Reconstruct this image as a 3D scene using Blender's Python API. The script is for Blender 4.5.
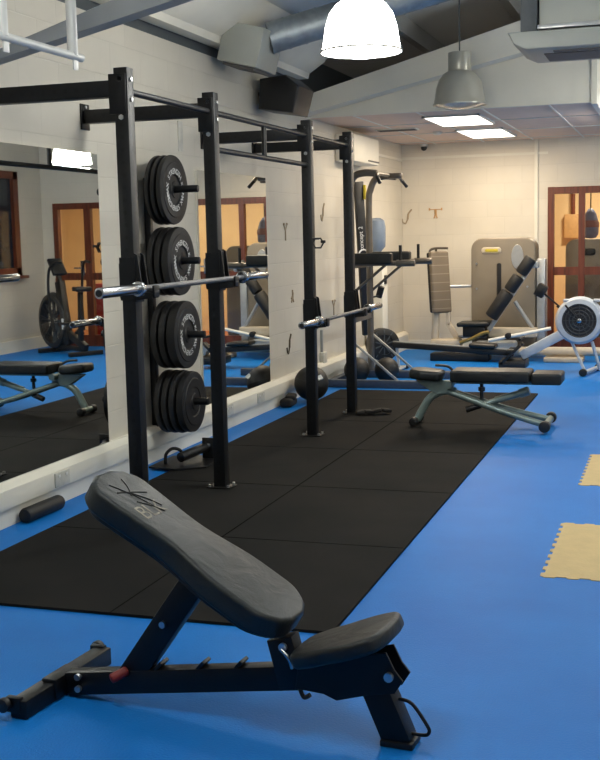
import bpy, bmesh, math, random
from mathutils import Vector, Matrix, Euler
random.seed(4)
PI = math.pi
V = Vector
S = bpy.context.scene
COL = S.collection
for o in list(bpy.data.objects):
    bpy.data.objects.remove(o)

# ------------------------------------------------------------------ camera
yaw, pitch, roll = 0.31657, 0.12337, -0.02223
fwd = V((-math.sin(yaw) * math.cos(pitch), math.cos(yaw) * math.cos(pitch), -math.sin(pitch)))
rt0 = V((math.cos(yaw), math.sin(yaw), 0)); up0 = rt0.cross(fwd)
rt = math.cos(roll) * rt0 + math.sin(roll) * up0
up = -math.sin(roll) * rt0 + math.cos(roll) * up0
cam_d = bpy.data.cameras.new('camera'); cam = bpy.data.objects.new('camera', cam_d); COL.objects.link(cam)
cam.matrix_world = Matrix(((rt.x, up.x, -fwd.x, 3.373), (rt.y, up.y, -fwd.y, 0), (rt.z, up.z, -fwd.z, 1.482), (0, 0, 0, 1)))
cam_d.sensor_fit = 'HORIZONTAL'; cam_d.sensor_width = 36; cam_d.lens = 1164.67 / 600 * 36
cam_d.clip_start = 0.05; cam_d.clip_end = 100
S.camera = cam

# ------------------------------------------------------------------ world, exposure
w = bpy.data.worlds.new('world'); S.world = w; w.use_nodes = True
w.node_tree.nodes['Background'].inputs[0].default_value = (0.03, 0.035, 0.05, 1)
w.node_tree.nodes['Background'].inputs[1].default_value = 0.3
S.view_settings.view_transform = 'Standard'; S.view_settings.look = 'None'
S.view_settings.gamma = 1; S.view_settings.use_curve_mapping = False
S.view_settings.exposure = 0.0
COOL = (1.0, 0.985, 0.90); WARM = (1.0, 0.80, 0.56); HALL = (1.0, 0.84, 0.62)
PENDANT_W = 19; PANEL_W = 38; HALL_W = 52

def area_light(name, loc, size, power, color, shape='DISK', rot=(0, 0, 0), size_y=None):
    l = bpy.data.lights.new(name, 'AREA'); l.shape = shape; l.size = size
    if size_y: l.size_y = size_y
    l.energy = power; l.color = color
    o = bpy.data.objects.new(name, l); COL.objects.link(o); o.location = loc; o.rotation_euler = rot
    return o

# ------------------------------------------------------------------ materials
def srgb(r, g, b):
    f = lambda c: (c / 255 / 12.92) if c / 255 <= 0.04045 else ((c / 255 + 0.055) / 1.055) ** 2.4
    return (f(r), f(g), f(b), 1)

class NT:
    def __init__(s, name):
        s.m = bpy.data.materials.new(name); s.m.use_nodes = True
        s.t = s.m.node_tree; s.b = s.t.nodes['Principled BSDF']; s.out = s.t.nodes['Material Output']
    def n(s, typ, **kw):
        x = s.t.nodes.new(typ)
        for k, v in kw.items(): setattr(x, k, v)
        return x
    def l(s, a, b): s.t.links.new(a, b)
    def math(s, op, a, b=None):
        x = s.n('ShaderNodeMath', operation=op)
        for i, q in enumerate((a, b)):
            if q is None: continue
            if isinstance(q, (int, float)): x.inputs[i].default_value = q
            else: s.l(q, x.inputs[i])
        return x.outputs[0]
    def coord(s): return s.n('ShaderNodeTexCoord').outputs['Object']

def mat(name, col, rough=0.5, metal=0.0, var=0.12, scale=20, bump=0.0, bscale=None, spec=0.5, coat=0.0, rvar=0.1):
    k = NT(name); c = k.coord()
    nz = k.n('ShaderNodeTexNoise'); nz.inputs['Scale'].default_value = scale; nz.inputs['Detail'].default_value = 5
    k.l(c, nz.inputs['Vector'])
    rp = k.n('ShaderNodeMapRange'); rp.inputs[1].default_value = 0.3; rp.inputs[2].default_value = 0.7
    rp.inputs[3].default_value = 1 - var; rp.inputs[4].default_value = 1 + var
    k.l(nz.outputs[0], rp.inputs[0])
    mx = k.n('ShaderNodeVectorMath', operation='SCALE'); mx.inputs[0].default_value = col[:3]
    k.l(rp.outputs[0], mx.inputs['Scale']); k.l(mx.outputs[0], k.b.inputs['Base Color'])
    r2 = k.n('ShaderNodeMapRange'); r2.inputs[3].default_value = max(0, rough - rvar * rough); r2.inputs[4].default_value = min(1, rough + rvar * rough)
    k.l(nz.outputs[0], r2.inputs[0]); k.l(r2.outputs[0], k.b.inputs['Roughness'])
    k.b.inputs['Metallic'].default_value = metal
    k.b.inputs['Specular IOR Level'].default_value = spec
    k.b.inputs['Coat Weight'].default_value = coat
    if bump:
        nb = k.n('ShaderNodeTexNoise'); nb.inputs['Scale'].default_value = bscale or scale * 6; nb.inputs['Detail'].default_value = 3
        k.l(c, nb.inputs['Vector'])
        bp = k.n('ShaderNodeBump'); bp.inputs['Strength'].default_value = bump; bp.inputs['Distance'].default_value = 0.01
        k.l(nb.outputs[0], bp.inputs['Height']); k.l(bp.outputs[0], k.b.inputs['Normal'])
    return k.m

def block_mat(name, col, axis):
    """painted blockwork; axis = wall normal axis"""
    k = NT(name); c = k.coord()
    sp = k.n('ShaderNodeSeparateXYZ'); k.l(c, sp.inputs[0])
    cb = k.n('ShaderNodeCombineXYZ')
    k.l(sp.outputs[1 if axis == 'x' else 0], cb.inputs[0]); k.l(sp.outputs[2], cb.inputs[1])
    br = k.n('ShaderNodeTexBrick'); br.offset = 0.5
    br.inputs['Scale'].default_value = 1; br.inputs['Brick Width'].default_value = 0.43; br.inputs['Row Height'].default_value = 0.207
    br.inputs['Mortar Size'].default_value = 0.0045; br.inputs['Mortar Smooth'].default_value = 0.5
    br.inputs['Color1'].default_value = col; br.inputs['Color2'].default_value = tuple(x * 0.97 for x in col[:3]) + (1,)
    br.inputs['Mortar'].default_value = tuple(x * 0.93 for x in col[:3]) + (1,)
    k.l(cb.outputs[0], br.inputs['Vector'])
    nz = k.n('ShaderNodeTexNoise'); nz.inputs['Scale'].default_value = 1.6; nz.inputs['Detail'].default_value = 6; k.l(c, nz.inputs['Vector'])
    mr = k.n('ShaderNodeMapRange'); mr.inputs[1].default_value = .3; mr.inputs[2].default_value = .7; mr.inputs[3].default_value = .93; mr.inputs[4].default_value = 1.05
    k.l(nz.outputs[0], mr.inputs[0])
    sc = k.n('ShaderNodeVectorMath', operation='SCALE'); k.l(br.outputs['Color'], sc.inputs[0]); k.l(mr.outputs[0], sc.inputs['Scale'])
    k.l(sc.outputs[0], k.b.inputs['Base Color'])
    k.b.inputs['Roughness'].default_value = 0.62
    n2 = k.n('ShaderNodeTexNoise'); n2.inputs['Scale'].default_value = 90; k.l(c, n2.inputs['Vector'])
    h = k.math('SUBTRACT', k.math('MULTIPLY', n2.outputs[0], 0.25), br.outputs['Fac'])
    bp = k.n('ShaderNodeBump'); bp.inputs['Strength'].default_value = 0.4; bp.inputs['Distance'].default_value = 0.004
    k.l(h, bp.inputs['Height']); k.l(bp.outputs[0], k.b.inputs['Normal'])
    return k.m

def hole_mat(name, col, axis):
    """powder-coated steel tube with a row of punched holes along the given axis"""
    k = NT(name); c = k.coord(); sp = k.n('ShaderNodeSeparateXYZ'); k.l(c, sp.inputs[0])
    ax = 'xyz'.index(axis); others = [i for i in range(3) if i != ax]
    a = k.math('ABSOLUTE', sp.outputs[others[0]]); b = k.math('ABSOLUTE', sp.outputs[others[1]])
    m_ = k.math('MINIMUM', a, b)
    z = k.math('SUBTRACT', k.math('PINGPONG', sp.outputs[ax], 0.03), 0.03)
    d = k.math('SQRT', k.math('ADD', k.math('MULTIPLY', m_, m_), k.math('MULTIPLY', z, z)))
    hole = k.math('LESS_THAN', d, 0.0105)
    mx = k.n('ShaderNodeMix', data_type='RGBA'); k.l(hole, mx.inputs['Factor'])
    mx.inputs['A'].default_value = col; mx.inputs['B'].default_value = (0.001, 0.001, 0.001, 1)
    k.l(mx.outputs['Result'], k.b.inputs['Base Color'])
    k.b.inputs['Roughness'].default_value = 0.45; k.b.inputs['Specular IOR Level'].default_value = .4
    nz = k.n('ShaderNodeTexNoise'); nz.inputs['Scale'].default_value = 300; k.l(c, nz.inputs['Vector'])
    bp = k.n('ShaderNodeBump'); bp.inputs['Strength'].default_value = 0.25; bp.inputs['Distance'].default_value = 0.003
    k.l(k.math('SUBTRACT', nz.outputs[0], k.math('MULTIPLY', hole, 3)), bp.inputs['Height']); k.l(bp.outputs[0], k.b.inputs['Normal'])
    return k.m

def emit_mat(name, col, strength):
    k = NT(name); k.b.inputs['Base Color'].default_value = (0.8, 0.8, 0.8, 1)
    k.b.inputs['Emission Color'].default_value = (*col[:3], 1); k.b.inputs['Emission Strength'].default_value = strength
    return k.m

def glass_mat(name, tint=(0.93, 0.95, 0.94)):
    k = NT(name)
    tr = k.n('ShaderNodeBsdfTransparent'); tr.inputs[0].default_value = (*tint, 1)
    gl = k.n('ShaderNodeBsdfGlossy'); gl.inputs['Roughness'].default_value = 0.02
    fr = k.n('ShaderNodeFresnel'); fr.inputs[0].default_value = 1.45
    mx = k.n('ShaderNodeMixShader'); k.l(fr.outputs[0], mx.inputs[0]); k.l(tr.outputs[0], mx.inputs[1]); k.l(gl.outputs[0], mx.inputs[2])
    k.l(mx.outputs[0], k.out.inputs['Surface'])
    return k.m

def mirror_mat():
    k = NT('mirror_glass')
    k.b.inputs['Base Color'].default_value = (0.76, 0.78, 0.755, 1); k.b.inputs['Metallic'].default_value = 1
    k.b.inputs['Roughness'].default_value = 0.012
    nz = k.n('ShaderNodeTexNoise'); nz.inputs['Scale'].default_value = 1.2; k.l(k.coord(), nz.inputs['Vector'])
    bp = k.n('ShaderNodeBump'); bp.inputs['Strength'].default_value = 0.02; bp.inputs['Distance'].default_value = 0.01
    k.l(nz.outputs[0], bp.inputs['Height']); k.l(bp.outputs[0], k.b.inputs['Normal'])
    return k.m

def floor_mat():
    k = NT('blue_foam_floor'); c = k.coord()
    nz = k.n('ShaderNodeTexNoise'); nz.inputs['Scale'].default_value = 1.3; nz.inputs['Detail'].default_value = 7; nz.inputs['Roughness'].default_value = .6; k.l(c, nz.inputs['Vector'])
    rp = k.n('ShaderNodeValToRGB'); e = rp.color_ramp.elements
    e[0].position = .3; e[0].color = srgb(10, 106, 188); e[1].position = .72; e[1].color = srgb(22, 120, 202)
    k.l(nz.outputs[0], rp.inputs[0]); k.l(rp.outputs[0], k.b.inputs['Base Color'])
    k.b.inputs['Roughness'].default_value = 0.5; k.b.inputs['Specular IOR Level'].default_value = 0.16
    n2 = k.n('ShaderNodeTexNoise'); n2.inputs['Scale'].default_value = 120; n2.inputs['Detail'].default_value = 3; k.l(c, n2.inputs['Vector'])
    # faint joints of the one metre tiles
    sp = k.n('ShaderNodeSeparateXYZ'); k.l(c, sp.inputs[0])
    jj = []
    for i, off in ((0, 2.83), (1, 4.95)):
        p = k.math('PINGPONG', k.math('SUBTRACT', sp.outputs[i], off), 0.475)
        jj.append(k.math('LESS_THAN', p, 0.002))
    j = k.math('MAXIMUM', *jj)
    bp = k.n('ShaderNodeBump'); bp.inputs['Strength'].default_value = 0.35; bp.inputs['Distance'].default_value = 0.004
    k.l(k.math('SUBTRACT', n2.outputs[0], j), bp.inputs['Height']); k.l(bp.outputs[0], k.b.inputs['Normal'])
    return k.m

def mat_rubber():
    k = NT('black_rubber_matting'); c = k.coord()
    nz = k.n('ShaderNodeTexNoise'); nz.inputs['Scale'].default_value = 2.2; nz.inputs['Detail'].default_value = 8; k.l(c, nz.inputs['Vector'])
    rp = k.n('ShaderNodeValToRGB'); e = rp.color_ramp.elements
    e[0].position = .3; e[0].color = srgb(19, 20, 20); e[1].position = .75; e[1].color = srgb(33, 31, 29)
    k.l(nz.outputs[0], rp.inputs[0]); k.l(rp.outputs[0], k.b.inputs['Base Color'])
    k.b.inputs['Roughness'].default_value = 0.8; k.b.inputs['Specular IOR Level'].default_value = 0.1
    n2 = k.n('ShaderNodeTexNoise'); n2.inputs['Scale'].default_value = 260; k.l(c, n2.inputs['Vector'])
    bp = k.n('ShaderNodeBump'); bp.inputs['Strength'].default_value = 0.3; bp.inputs['Distance'].default_value = 0.003
    k.l(n2.outputs[0], bp.inputs['Height']); k.l(bp.outputs[0], k.b.inputs['Normal'])
    return k.m

def roof_mat():
    k = NT('roof_lining'); c = k.coord()
    k.b.inputs['Base Color'].default_value = srgb(216, 220, 220); k.b.inputs['Roughness'].default_value = 0.6
    wv = k.n('ShaderNodeTexWave', bands_direction='Y'); wv.inputs['Scale'].default_value = 3.2; k.l(c, wv.inputs['Vector'])
    bp = k.n('ShaderNodeBump'); bp.inputs['Strength'].default_value = 0.05; bp.inputs['Distance'].default_value = 0.01
    k.l(wv.outputs[0], bp.inputs['Height']); k.l(bp.outputs[0], k.b.inputs['Normal'])
    return k.m

def vinyl_mat(name, col):
    """worn gym-bench upholstery with creases"""
    k = NT(name); c = k.coord()
    nz = k.n('ShaderNodeTexNoise'); nz.inputs['Scale'].default_value = 9; nz.inputs['Detail'].default_value = 8; nz.inputs['Distortion'].default_value = .8; k.l(c, nz.inputs['Vector'])
    rp = k.n('ShaderNodeValToRGB'); e = rp.color_ramp.elements
    e[0].position = .35; e[0].color = tuple(x * .75 for x in col[:3]) + (1,); e[1].position = .75; e[1].color = tuple(x * 1.5 for x in col[:3]) + (1,)
    k.l(nz.outputs[0], rp.inputs[0]); k.l(rp.outputs[0], k.b.inputs['Base Color'])
    r2 = k.n('ShaderNodeMapRange'); r2.inputs[3].default_value = .32; r2.inputs[4].default_value = .58; k.b.inputs['Specular IOR Level'].default_value = .42; k.l(nz.outputs[0], r2.inputs[0]); k.l(r2.outputs[0], k.b.inputs['Roughness'])
    n2 = k.n('ShaderNodeTexNoise'); n2.inputs['Scale'].default_value = 260; k.l(c, n2.inputs['Vector'])
    h = k.math('ADD', k.math('MULTIPLY', n2.outputs[0], .2), k.math('MULTIPLY', nz.outputs[0], 1.8))
    bp = k.n('ShaderNodeBump'); bp.inputs['Strength'].default_value = 0.35; bp.inputs['Distance'].default_value = 0.01
    k.l(h, bp.inputs['Height']); k.l(bp.outputs[0], k.b.inputs['Normal'])
    return k.m

def quilt_mat():
    k = NT('quilted_tan_vinyl'); c = k.coord(); sp = k.n('ShaderNodeSeparateXYZ'); k.l(c, sp.inputs[0])
    p = k.math('PINGPONG', sp.outputs[2], 0.05); line = k.math('LESS_THAN', p, 0.005)
    mx = k.n('ShaderNodeMix', data_type='RGBA'); k.l(line, mx.inputs['Factor'])
    mx.inputs['A'].default_value = srgb(112, 100, 84); mx.inputs['B'].default_value = srgb(140, 128, 110)
    k.l(mx.outputs['Result'], k.b.inputs['Base Color']); k.b.inputs['Roughness'].default_value = .55
    return k.m

def wood_mat():
    k = NT('brown_stained_frame'); c = k.coord()
    mp = k.n('ShaderNodeMapping'); mp.inputs['Scale'].default_value = (30, 30, 2.5); k.l(c, mp.inputs[0])
    nz = k.n('ShaderNodeTexNoise'); nz.inputs['Scale'].default_value = 1; nz.inputs['Detail'].default_value = 5; k.l(mp.outputs[0], nz.inputs['Vector'])
    rp = k.n('ShaderNodeValToRGB'); e = rp.color_ramp.elements
    e[0].position = .3; e[0].color = srgb(78, 36, 22); e[1].position = .75; e[1].color = srgb(122, 60, 36)
    k.l(nz.outputs[0], rp.inputs[0]); k.l(rp.outputs[0], k.b.inputs['Base Color']); k.b.inputs['Roughness'].default_value = .38
    return k.m

M = dict(
    floor=floor_mat(), rubber=mat_rubber(),
    wall_x=block_mat('painted_block_side', srgb(206, 200, 186), 'x'), wall_y=block_mat('painted_block_end', srgb(212, 205, 190), 'y'),
    cream=mat('cream_paint', srgb(222, 218, 204), .5, var=.04, scale=3), white=mat('white_plastic', srgb(214, 214, 208), .35, var=.03, scale=4),
    ceil=mat('ceiling_tile', srgb(222, 198, 180), .8, var=.04, scale=8, bump=.2, bscale=120), roof=roof_mat(),
    steelgrey=mat('grey_painted_steel', srgb(160, 163, 162), .45, var=.08, scale=4), darkgrey=mat('dark_grey_paint', srgb(72, 78, 82), .5, var=.1),
    galv=mat('galvanised_duct', srgb(150, 158, 162), .5, metal=.7, var=.15, scale=14),
    rack_z=hole_mat('rack_steel_upright', srgb(14, 15, 17), 'z'), rack_x=hole_mat('rack_steel_beam', srgb(14, 15, 17), 'x'),
    black=mat('black_powder_coat', srgb(11, 12, 14), .42, spec=.35, var=.12, scale=30, bump=.08, bscale=400), blackpl=mat('black_plastic', srgb(19, 19, 20), .45, var=.15),
    rubberb=mat('black_bumper_rubber', srgb(17, 17, 18), .55, var=.18, scale=14, bump=.1), bolt=mat('zinc_bolt', srgb(190, 192, 195), .3, metal=.9),
    chrome=mat('chromed_steel', srgb(178, 180, 182), .24, metal=1, var=.1, scale=30), knurl=mat('knurled_steel', srgb(120, 121, 124), .42, metal=1, bump=.5, bscale=700),
    letter=mat('white_lettering', srgb(226, 228, 226), .6, var=.1, scale=60), vinyl=vinyl_mat('black_bench_vinyl', srgb(27, 32, 32)), vinyl2=vinyl_mat('black_seat_vinyl', srgb(23, 26, 26)),
    print=mat('worn_tan_print', srgb(122, 117, 102), .6, var=.45, scale=40), crease=mat('vinyl_crack', srgb(18, 19, 20), .8),
    redgrip=mat('red_rubber_grip', srgb(120, 26, 22), .5), sage=mat('silver_green_paint', srgb(122, 138, 134), .36, metal=.35, var=.1, scale=12),
    tan=mat('tan_foam_tile', srgb(198, 174, 124), .75, var=.06, scale=12, bump=.15), beige=mat('beige_grey_shell', srgb(124, 114, 98), .42, var=.05, scale=6),
    quilt=quilt_mat(), beigel=mat('pale_beige_paint', srgb(190, 178, 158), .4, var=.05), silver=mat('silver_paint', srgb(176, 178, 178), .32, metal=.5, var=.06),
    yellow=mat('yellow_label', srgb(190, 172, 48), .5), oliv=mat('olive_gold_grip', srgb(128, 108, 52), .5), palegrey=mat('pale_grey_plastic', srgb(186, 192, 198), .38, var=.04),
    wood=wood_mat(), glass=glass_mat('clear_glass'), mirror=mirror_mat(), night=mat('dark_window_pane', srgb(34, 40, 48), .06, var=.3, scale=2.5),
    towergrey=mat('pewter_grey_paint', srgb(106, 100, 92), .34, metal=.5, var=.1, scale=10), navy=mat('blue_grey_steel', srgb(66, 76, 92), .4, metal=.2),
    bottle=mat('blue_bottle_plastic', srgb(118, 132, 150), .2, var=.05), grille=mat('dark_air_grille', srgb(84, 82, 80), .7),  # grille: even dark grey for vents, inlets and outlets
    hallwall=mat('ochre_hall_wall', srgb(226, 200, 156), .7, var=.05, scale=3), hallfloor=mat('orange_brown_floor', srgb(170, 104, 48), .6),
    red=mat('red_paint', srgb(170, 40, 32), .5), orangebox=mat('tan_wood_panel', srgb(196, 156, 104), .6), bagblue=mat('blue_grey_leather', srgb(84, 92, 122), .5, var=.15), bagred=mat('dull_red_leather', srgb(104, 62, 60), .5),
    brass=mat('dull_bronze', srgb(96, 84, 66), .4, metal=.6), decal=mat('brown_wall_decal', srgb(158, 142, 118), .7), decalo=mat('orange_wall_decal', srgb(186, 146, 96), .7),
    lampmetal=mat('satin_lamp_metal', srgb(176, 174, 162), .3, metal=.25, var=.02, rvar=.02), casing=mat('pale_metal_casing', srgb(160, 163, 156), .45, metal=.1, var=.03, scale=4), lamp_on=emit_mat('glowing_lamp_shade', (1.0, 0.985, 0.92), 31), lamp_core=emit_mat('lamp_opening', (0.90, 0.98, 1.0), 9),
    panel_on=emit_mat('lit_ceiling_panel', (1, 0.93, 0.82), 5), lamp_reflect=mat('lamp_inner_reflector', srgb(205, 205, 200), .25, metal=.6),
    concrete=mat('socket_plastic', srgb(190, 188, 178), .5), mesh=mat('fan_cage', srgb(62, 62, 62), .4, metal=.4), joint=mat('mat_joint_gap', srgb(13, 13, 13), 1, spec=0), strap=mat('black_webbing', srgb(24, 22, 20), .8))

# ------------------------------------------------------------------ mesh builder
def shift(bm, d): bmesh.ops.translate(bm, verts=bm.verts, vec=d)
class B:
    def __init__(s): s.bm = bmesh.new()
    def _add(s, b2, mtx=None):
        if mtx is not None: b2.transform(mtx)
        me = bpy.data.meshes.new('t'); b2.to_mesh(me); b2.free(); s.bm.from_mesh(me); bpy.data.meshes.remove(me); return s
    def box(s, c, d, rot=None, bev=0.0, seg=2):
        b = bmesh.new(); bmesh.ops.create_cube(b, size=1)
        bmesh.ops.scale(b, vec=d, verts=b.verts)
        if bev: bmesh.ops.bevel(b, geom=b.edges[:], offset=bev, segments=seg, profile=.5, affect='EDGES')
        m = Matrix.Translation(V(c)) @ (Euler(rot).to_matrix().to_4x4() if rot else Matrix.Identity(4))
        return s._add(b, m)
    def b6(s, x0, x1, y0, y1, z0, z1, bev=0.0): return s.box(((x0 + x1) / 2, (y0 + y1) / 2, (z0 + z1) / 2), (x1 - x0, y1 - y0, z1 - z0), bev=bev)
    def beam(s, p, q, wd, ht, upv=(0, 0, 1), bev=0.004):
        p, q = V(p), V(q); d = (q - p); L = d.length; z = d.normalized(); u = V(upv)
        x = u.cross(z)
        if x.length < 1e-4: x = V((1, 0, 0)).cross(z)
        x.normalize(); y = z.cross(x)
        m = Matrix((x, y, z)).transposed().to_4x4(); m.translation = (p + q) / 2
        b = bmesh.new(); bmesh.ops.create_cube(b, size=1); bmesh.ops.scale(b, vec=(wd, ht, L), verts=b.verts)
        if bev: bmesh.ops.bevel(b, geom=b.edges[:], offset=bev, segments=2, profile=.5, affect='EDGES')
        return s._add(b, m)
    def cyl(s, p, q, r, r2=None, n=20, bev=0):
        p, q = V(p), V(q); d = q - p
        b = bmesh.new(); bmesh.ops.create_cone(b, cap_ends=True, segments=n, radius1=r, radius2=r if r2 is None else r2, depth=d.length)
        if bev:
            es = [e for e in b.edges if abs(e.verts[0].co.z - e.verts[1].co.z) < 1e-6]
            bmesh.ops.bevel(b, geom=es, offset=bev, segments=2, profile=.5, affect='EDGES')
        m = d.to_track_quat('Z', 'Y').to_matrix().to_4x4(); m.translation = (p + q) / 2
        return s._add(b, m)
    def sph(s, c, r, sc=(1, 1, 1), n=24):
        b = bmesh.new(); bmesh.ops.create_uvsphere(b, u_segments=n, v_segments=n // 2, radius=r)
        bmesh.ops.scale(b, vec=sc, verts=b.verts); return s._add(b, Matrix.Translation(V(c)))
    def lathe(s, prof, axis=(0, 0, 1), c=(0, 0, 0), n=32, closed=False):
        """prof: list of (r, h) along the axis"""
        b = bmesh.new(); rings = []
        for r, h in prof:
            if r < 1e-5: rings.append([b.verts.new((0, 0, h))])
            else: rings.append([b.verts.new((r * math.cos(2 * PI * i / n), r * math.sin(2 * PI * i / n), h)) for i in range(n)])
        prs = list(zip(rings, rings[1:])) + ([(rings[-1], rings[0])] if closed else [])
        for a, c2 in prs:
            for i in range(n):
                j = (i + 1) % n
                if len(a) == 1 and len(c2) == 1: continue
                if len(a) == 1: b.faces.new((a[0], c2[i], c2[j]))
                elif len(c2) == 1: b.faces.new((a[i], a[j], c2[0]))
                else: b.faces.new((a[i], a[j], c2[j], c2[i]))
        bmesh.ops.recalc_face_normals(b, faces=b.faces)
        m = V(axis).to_track_quat('Z', 'Y').to_matrix().to_4x4(); m.translation = V(c)
        return s._add(b, m)
    def tube(s, pts, r, n=12, smooth=True, radii=None):
        pts = [V(p) for p in pts]
        if smooth and len(pts) > 2:
            out = []
            P = [pts[0]] + pts + [pts[-1]]
            for i in range(1, len(P) - 2):
                a, b_, c, d = P[i - 1], P[i], P[i + 1], P[i + 2]
                for k in range(6):
                    t = k / 6
                    out.append(.5 * ((2 * b_) + (c - a) * t + (2 * a - 5 * b_ + 4 * c - d) * t * t + (-a + 3 * b_ - 3 * c + d) * t ** 3))
            out.append(pts[-1]); pts = out
        b = bmesh.new(); prev = None; rings = []
        t0 = (pts[1] - pts[0]).normalized(); u = t0.orthogonal().normalized()
        for i, p in enumerate(pts):
            t = (pts[min(i + 1, len(pts) - 1)] - pts[max(i - 1, 0)]).normalized()
            u = (u - t * u.dot(t)).normalized(); v_ = t.cross(u)
            rr = r if radii is None else radii[min(int(i / (len(pts) - 1) * (len(radii) - 1)), len(radii) - 1)]
            rings.append([b.verts.new(p + (u * math.cos(2 * PI * k / n) + v_ * math.sin(2 * PI * k / n)) * rr) for k in range(n)])
        for a, c in zip(rings, rings[1:]):
            for k in range(n): b.faces.new((a[k], a[(k + 1) % n], c[(k + 1) % n], c[k]))
        b.faces.new(rings[0][::-1]); b.faces.new(rings[-1])
        return s._add(b)
    def prism(s, poly, depth, mtx=None, bev=0.0, seg=3):
        """poly in local xy, extruded along local z from 0 to depth"""
        b = bmesh.new(); lo = [b.verts.new((x, y, 0)) for x, y in poly]; hi = [b.verts.new((x, y, depth)) for x, y in poly]
        b.faces.new(lo[::-1]); b.faces.new(hi); n = len(poly)
        for i in range(n): b.faces.new((lo[i], lo[(i + 1) % n], hi[(i + 1) % n], hi[i]))
        bmesh.ops.recalc_face_normals(b, faces=b.faces)
        if bev:
            es = [e for e in b.edges if abs(e.verts[0].co.z - e.verts[1].co.z) < 1e-7]
            bmesh.ops.bevel(b, geom=es, offset=bev, segments=seg, profile=.5, affect='EDGES')
        return s._add(b, mtx)
    def build(s, name, m, parent=None, at=None, label=None, ang=40):
        """one mesh object; vertices are given in room coordinates and stored relative to 'at'"""
        po = getp(parent) if parent else V((0, 0, 0))
        o_at = V(at) if at is not None else po
        shift(s.bm, -o_at)
        bmesh.ops.recalc_face_normals(s.bm, faces=s.bm.faces)
        me = bpy.data.meshes.new(name); s.bm.to_mesh(me); s.bm.free()
        me.materials.append(m); me.shade_smooth()
        try: me.set_sharp_from_angle(angle=math.radians(ang))
        except Exception: pass
        o = bpy.data.objects.new(name, me); COL.objects.link(o)
        if parent: o.parent = parent
        o.location = o_at - po
        WP[o] = o_at
        if label: o['label'] = label
        return o
WP = {}
def getp(o): return WP.get(o, V((0, 0, 0)))
def thing(name, label, cat, loc, group=None):
    o = bpy.data.objects.new(name, None); COL.objects.link(o); o.location = loc; WP[o] = V(loc); o.empty_display_size = .1
    o['label'] = label; o['category'] = cat
    if group: o['group'] = group
    return o
def tag(o, label, cat, group=None, kind=None):
    o['label'] = label; o['category'] = cat
    if group: o['group'] = group
    if kind: o['kind'] = kind
    return o
def struct(o): o['kind'] = 'structure'; return o
def copy_tree(o, parent=None):
    c = o.copy(); COL.objects.link(c)
    if parent: c.parent = parent
    for ch in list(o.children): copy_tree(ch, c)
    return c
def mtx(origin, x, y, z):
    m = Matrix((V(x), V(y), V(z))).transposed().to_4x4(); m.translation = V(origin); return m
def rrect(w_, h_, r, n=6):
    out = []
    for cx, cy, a0 in ((w_ / 2 - r, h_ / 2 - r, 0), (-w_ / 2 + r, h_ / 2 - r, 90), (-w_ / 2 + r, -h_ / 2 + r, 180), (w_ / 2 - r, -h_ / 2 + r, 270)):
        for k in range(n + 1):
            a = math.radians(a0 + 90 * k / n); out.append((cx + r * math.cos(a), cy + r * math.sin(a)))
    return out
_glyph = {}
def glyph(ch):
    if ch not in _glyph:
        cu = bpy.data.curves.new('g', 'FONT'); cu.body = ch; cu.size = 1; cu.extrude = .02; cu.align_x = 'CENTER'
        ob = bpy.data.objects.new('g', cu); COL.objects.link(ob)
        dg = bpy.context.evaluated_depsgraph_get(); me = bpy.data.meshes.new_from_object(ob.evaluated_get(dg))
        bpy.data.objects.remove(ob); bpy.data.curves.remove(cu)
        xs = [v.co.x for v in me.vertices] or [0, .3]
        _glyph[ch] = (me, max(xs) - min(xs))
    return _glyph[ch]
def add_glyph(b, ch, m):
    me, _ = glyph(ch); b2 = bmesh.new(); b2.from_mesh(me); b._add(b2, m)
def line_text(b, text, origin, xdir, zdir, size, gap=.12):
    """flat lettering: xdir = reading direction, zdir = face normal"""
    x = V(xdir).normalized(); z = V(zdir).normalized(); y = z.cross(x); pos = 0
    for ch in text:
        wd = .28 if ch == ' ' else glyph(ch)[1]
        if ch != ' ':
            m = mtx(V(origin) + x * (pos + wd / 2) * size, x * size, y * size, z * size * .1); add_glyph(b, ch, m)
        pos += wd + gap
    return pos * size
def ring_text(b, text, center, axis, upv, radius, size, start, span, sense=-1):
    z = V(axis).normalized(); y = V(upv); x = y.cross(z)
    n = len(text)
    for i, ch in enumerate(text):
        if ch == ' ': continue
        a = math.radians(start + sense * span * (i / max(1, n - 1)))
        rad = x * math.cos(a) + y * math.sin(a); tan = rad.cross(z) 
        if sense > 0: up_, tx = -rad, -tan
        else: up_, tx = rad, tan
        r0 = radius if sense < 0 else radius + size * .7
        add_glyph(b, ch, mtx(V(center) + rad * r0, tx * size, up_ * size, z * size * .1))

# ================================================================== STRUCTURE
YB = 14.62; W = 5.23; Y0 = -3.2; RIDGE = 2.615
struct(B().b6(-.15, W + .15, Y0 - .15, YB + .12, -.12, 0).build('floor', M['floor']))
struct(B().b6(-.15, 0, Y0, YB + .15, 0, 2.83).build('wall_left', M['wall_x']))
b = B().b6(0, 1.82, YB, YB + .12, 0, 2.585 + .8); b.b6(3.12, 3.95, YB, YB + .12, 0, 2.0); b.b6(5.05, W, YB, YB + .12, 0, 2.0); b.b6(1.82, W, YB, YB + .12, 2.0, 3.9)
struct(b.build('wall_back', M['wall_y']))
b = B().b6(W, W + .15, Y0, 12.45, 0, 3.15); b.b6(W, W + .15, 14.0, YB + .15, 0, 3.15); b.b6(W, W + .15, 12.45, 14.0, 0, 1.03); b.b6(W, W + .15, 12.45, 14.0, 2.42, 3.15)
struct(b.build('wall_right', M['wall_x']))
struct(B().b6(0, W, Y0 - .15, Y0, 0, 4.1).build('wall_front', M['wall_y']))
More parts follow.
